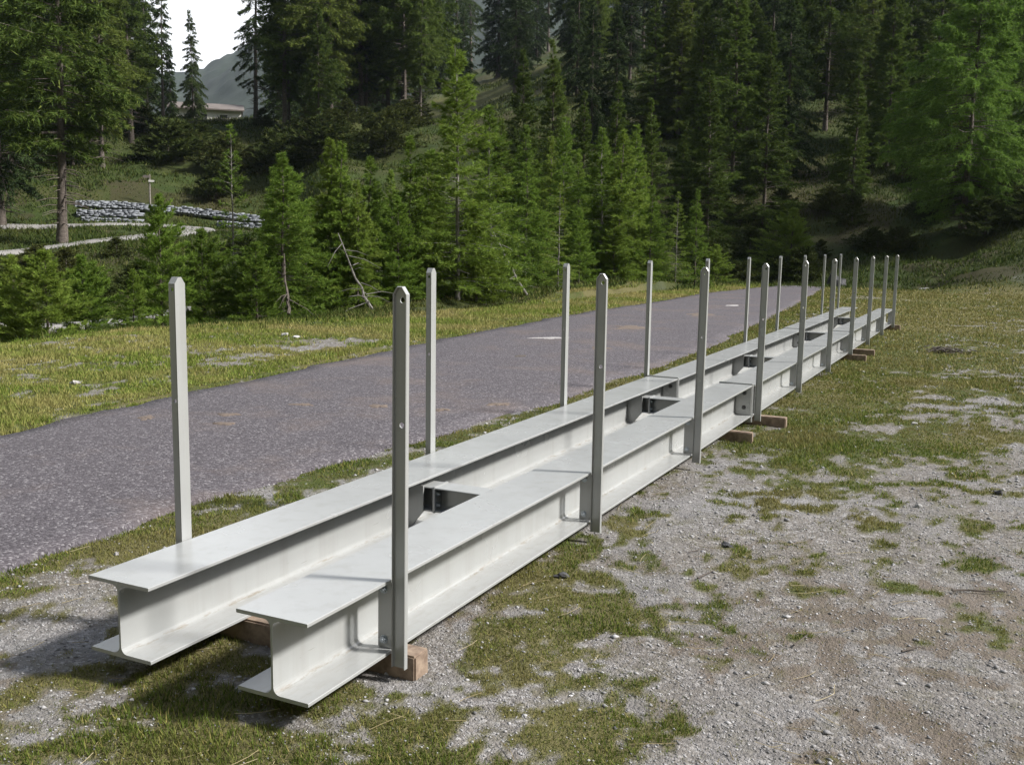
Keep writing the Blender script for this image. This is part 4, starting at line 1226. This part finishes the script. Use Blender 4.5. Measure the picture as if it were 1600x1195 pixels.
# low long house behind the crest
hp = at_r(322, 180, 120)
hz = 11.95
ha = YAW-math.atan((322-800)/FPX)
house = tag(empty('house', (hp[0], hp[1], hz), ha), 'low white house with a brown roof behind the left crest', 'house')
HW, HD, HH = 7.6, 5.0, 3.55
def boxm(name, x0, x1, y0, y1, z0, z1, mat):
    V = [(x0, y0, z0), (x1, y0, z0), (x1, y1, z0), (x0, y1, z0), (x0, y0, z1), (x1, y0, z1), (x1, y1, z1), (x0, y1, z1)]
    return mesh_py(name, V, [[0, 3, 2, 1], [4, 5, 6, 7], [0, 1, 5, 4], [1, 2, 6, 5], [2, 3, 7, 6], [3, 0, 4, 7]], mat)
obj('wall', mesh_py('house_wall', [(-HW/2, 0, -1), (HW/2, 0, -1), (HW/2, HD, -1), (-HW/2, HD, -1), (-HW/2, 0, HH), (HW/2, 0, HH), (HW/2, HD, HH), (-HW/2, HD, HH), (-HW/2, HD/2, HH+0.75), (HW/2, HD/2, HH+0.75)],
    [[0, 1, 5, 4], [2, 3, 7, 6], [1, 2, 6, 9, 5], [3, 0, 4, 8, 7]], M_WHITE), house)
V = []
for x in (-HW/2-0.35, HW/2+0.35):
    for (y, z) in ((-0.4, HH-0.08), (HD/2, HH+0.80), (HD+0.4, HH-0.08), (HD+0.4, HH+0.06), (HD/2, HH+0.95), (-0.4, HH+0.06)): V.append((x, y, z))
obj('roof', mesh_py('house_roof', V, [[0, 1, 7, 6], [1, 2, 8, 7], [2, 3, 9, 8], [3, 4, 10, 9], [4, 5, 11, 10], [5, 0, 6, 11], [0, 5, 4, 1], [1, 4, 3, 2], [6, 7, 10, 11], [7, 8, 9, 10]], M_ROOF), house)
for x in (1.9, -0.3):
    obj('window', boxm('house_window', x-0.4, x+0.4, -0.03, 0.05, 2.1, 3.0, M_DARKROCK), house)

# leaning dead stems by the meadow edge
def dead_stem(px0, py0, px1, py1, r, rad, label, mat, seed, snag=14):
    g = np.random.default_rng(seed)
    a = at_r(px0, py0, r); b = at_r(px1, py1, r+0.6)
    root = tag(empty('leaning_dead_tree', tuple(a)), label, 'dead tree')
    t = np.linspace(0, 1, 9)[:, None]
    path = (b-a)*t+np.stack([np.zeros(9), np.zeros(9), -0.12*np.sin(np.linspace(0, math.pi, 9))], -1)+g.normal(0, 0.012, (9, 3))
    obj('trunk', cyl('dead_trunk', path, list(rad*(1-0.7*t[:, 0])), mat, 6), root)
    vs, qs, off = [], [], 0
    for k in range(snag):
        q = path[0]+(path[-1]-path[0])*g.uniform(0.05, 0.9)
        an = g.uniform(0, 6.28); l = g.uniform(0.3, 1.0)
        dr = np.array([math.cos(an), math.sin(an), g.uniform(-0.5, 0.35)])
        v, f = tube([q, q+dr*l*0.5, q+dr*l+np.array([0, 0, -0.15*l])], [0.012, 0.008, 0.003], 3)
        vs.append(v); qs.append(f+off); off += len(v)
    if snag: obj('branches', mesh_np('dead_branches', np.concatenate(vs), np.concatenate(qs), mat), root)
dead_stem(584, 487, 528, 366, 22.6, 0.036, 'grey dead stem leaning left with bare branches at the meadow edge', M_PALEBARK, 3)
dead_stem(824, 462, 757, 330, 27.5, 0.032, 'thin pale dead stem leaning left beside the tall larch', M_PALEBARK, 4, 8)
dead_stem(452, 490, 443, 395, 21.8, 0.04, 'short dark bare stem under the bushy larch', M_BARK, 5, 6)

# boulders and rocks
def rock(px, py, size, label, mat, seed, z=None, sc=(1, 0.8, 0.7)):
    p_ = on_ground(px, py) if z is None else at_r(px, py, z)
    zz = float(height(np.array([p_[0]]), np.array([p_[1]]))[0])
    o = obj('rock', stone_mesh('rock', mat, seed, 2, 0.3, sc), None, (p_[0], p_[1], zz+size*0.25), (0, 0, seed*1.3))
    o.scale = (size, size, size)
    return tag(o, label, 'rock')
rock(1306, 440, 0.45, 'dark boulder at the end of the road behind the posts', M_DARKROCK, 5, 43.5, (0.8, 0.8, 1.25))
rock(1447, 428, 0.30, 'pale rock lying on the grassy bank at right', M_PALEROCK, 6, 42.5)
rock(1436, 793, 0.024, 'pale angular stone on the gravel at right', M_PALEROCK, 7)
rock(1428, 662, 0.030, 'grey angular stone in the gravel beyond the fourth post', M_PALEROCK, 8)
rock(1135, 852, 0.030, 'flat dark slate chip on the grass near the second post', M_DARKROCK, 9, None, (1.3, 0.7, 0.3))
rock(878, 900, 0.030, 'round dark stone at the edge of the near girder', M_DARKROCK, 10, None, (1.2, 0.8, 0.5))
rock(1560, 772, 0.035, 'dark grey stone at the right edge of the gravel', M_DARKROCK, 11)
rock(445, 525, 0.085, 'pale stone in the grass beyond the road', M_PALEROCK, 12, None, (1.1, 0.7, 0.35))
rock(462, 528, 0.06, 'small pale stone beside the larger one in the meadow', M_PALEROCK, 13, None, (1.1, 0.7, 0.4))
rock(182, 866, 0.016, 'white stone beside the road edge at left', M_CHALK, 14)
rock(118, 602, 0.05, 'small white stone in the meadow near the road at left', M_CHALK, 15)

def twig(pts, rad, label):
    P_ = np.array([on_ground(*q) for q in pts])
    P_[:, 2] = height(P_[:, 0], P_[:, 1])+rad+0.008
    n = len(P_)
    tt = np.linspace(0, n-1, 3*n)
    Q_ = np.stack([np.interp(tt, np.arange(n), P_[:, i]) for i in range(3)], -1)
    c = Q_.mean(0)
    o = obj('twig', cyl('twig', Q_-c, list(np.linspace(rad, rad*0.45, len(Q_))), M_TWIG, 5), None, tuple(c))
    tag(o, label, 'twig')
twig([(1487, 928), (1510, 927), (1540, 930), (1572, 931)], 0.006, 'dark curved stick lying on the gravel at right')
twig([(1090, 908), (1104, 900), (1118, 893)], 0.005, 'short dark twig on the grass right of the second post')
twig([(1408, 1026), (1428, 1019), (1438, 1018)], 0.005, 'short dark twig in the gravel at lower right')
twig([(1076, 866), (1090, 862), (1096, 858)], 0.003, 'thin pale twig just right of the second post')
twig([(1240, 1015), (1252, 1006), (1262, 1000)], 0.004, 'small dark twig low in the middle of the yard')

# heap of dead twigs on the grass at right
hp2 = on_ground(1478, 552)
hr = tag(empty('twig_heap', (hp2[0], hp2[1], float(height(np.array([hp2[0]]), np.array([hp2[1]]))[0]))), 'small dark heap of dead twigs on the grass at right', 'twigs')
g = np.random.default_rng(3); vs, qs, off = [], [], 0
for k in range(46):
    a = g.uniform(0, 6.28); l = g.uniform(0.1, 0.35); c = np.array([g.normal(0, 0.16), g.normal(0, 0.12), g.uniform(0.01, 0.09)])
    d = np.array([math.cos(a), math.sin(a), g.uniform(-0.1, 0.35)])*l/2
    v, q = tube([c-d, c, c+d], [0.008, 0.007, 0.003], 4); vs.append(v); qs.append(q+off); off += len(v)
obj('twigs', mesh_np('heap_twigs', np.concatenate(vs), np.concatenate(qs), M_TWIG), hr)

# sandy patches lying on the asphalt
def road_z(x, y):
    xl, xr = road_edges(y); t = np.clip((x-xl)/(xr-xl), 0, 1)
    return G0-0.012+0.022*(1-(2*t-1)**2)+(fbm(x, y, 0.8, 3, 15)-0.5)*0.02
def patch(px, py, wpx, hpx, mat, seed, label):
    g = np.random.default_rng(seed)
    c = on_ground(px, py); e = on_ground(px+wpx/2, py); f = on_ground(px, py-hpx/2)
    u, v = e-c, f-c
    n, rings = 60, 5
    th = np.arange(n)*2*math.pi/n
    rad = np.clip(0.62+1.3*(fbm(np.cos(th)*1.6+seed*3.3, np.sin(th)*1.6+seed, 1.0, 3, seed)-0.5)+0.12*(g.random(n)-0.5), 0.2, 1.2)
    V = [c.copy()]
    for k in range(1, rings+1):
        t = k/rings
        for i in range(n): V.append(c+u*math.cos(th[i])*rad[i]*t+v*math.sin(th[i])*rad[i]*t)
    V = np.array(V)
    tt = np.concatenate([[0], np.repeat(np.arange(1, rings+1)/rings, n)])
    V[:, 2] = road_z(V[:, 0], V[:, 1])+0.003+0.006*(1-tt**2)*(0.4+1.2*fbm(V[:, 0], V[:, 1], 14, 3, seed))-0.012*(tt > 0.99)
    Fc = [[0, 1+i, 1+(i+1) % n] for i in range(n)]
    for k in range(rings-1):
        for i in range(n):
            a = 1+k*n+i; b = 1+k*n+(i+1) % n
            Fc.append([a, a+n, b+n, b])
    me = mesh_py('dirt_patch', V-c, Fc, mat, True)
    bm = bmesh.new(); bm.from_mesh(me); bmesh.ops.recalc_face_normals(bm, faces=bm.faces); bm.to_mesh(me); bm.free()
    tag(obj('dirt_patch', me, None, tuple(c)), label, 'dirt patch', 'dirt patches on the road')
patch(228, 653, 52, 12, M_SAND, 1, 'sandy patch on the road left of the first far post')
patch(357, 649, 50, 9, M_SAND, 2, 'sandy patch on the road just right of the first far post')
patch(350, 664, 60, 7, M_SAND, 3, 'thin smear of dirt on the road below a sandy patch')
patch(474, 634, 52, 8, M_SAND, 4, 'brown dirt clod on the road between two near posts')
patch(592, 636, 40, 8, M_SAND, 5, 'dirt patch on the road left of the first near post')
patch(780, 630, 60, 7, M_SAND, 6, 'dirt patch on the road near its right edge')
patch(690, 640, 36, 8, M_SAND, 7, 'dirt patch on the road beside the second far post')
patch(862, 529, 95, 4, M_CHALK, 8, 'pale gritty streak across the road beyond the second near post')
patch(985, 512, 90, 9, M_SAND, 9, 'wide sandy stain across the road beyond the far girder')
patch(1090, 492, 70, 7, M_SAND, 10, 'sandy stain on the road near the third near post')
patch(1142, 478, 30, 3.5, M_CHALK, 11, 'small white mark on the road further up')
patch(815, 557, 26, 5, M_TWIG, 12, 'small dark clod on the road between far posts')
patch(940, 545, 60, 7, M_SAND, 13, 'sandy smear on the road behind the second near post')

# ------------------------------------------------------------------ mountain air
def build_haze():
    me = boxm('haze', -1500, 1500, -1500, 1500, -30, 480, None)
    M = bpy.data.materials.new('haze'); M.use_nodes = True
    t = M.node_tree; t.nodes.clear()
    o = t.nodes.new('ShaderNodeOutputMaterial'); v = t.nodes.new('ShaderNodeVolumePrincipled')
    v.inputs['Color'].default_value = (0.72, 0.84, 1.0, 1)
    v.inputs['Density'].default_value = 0.00012
    v.inputs['Anisotropy'].default_value = 0.2
    t.links.new(v.outputs[0], o.inputs['Volume'])
    me.materials.append(M)
    h = obj('haze', me)
    tag(h, 'thin bluish mountain haze over the whole valley', 'haze', kind='stuff')
build_haze()
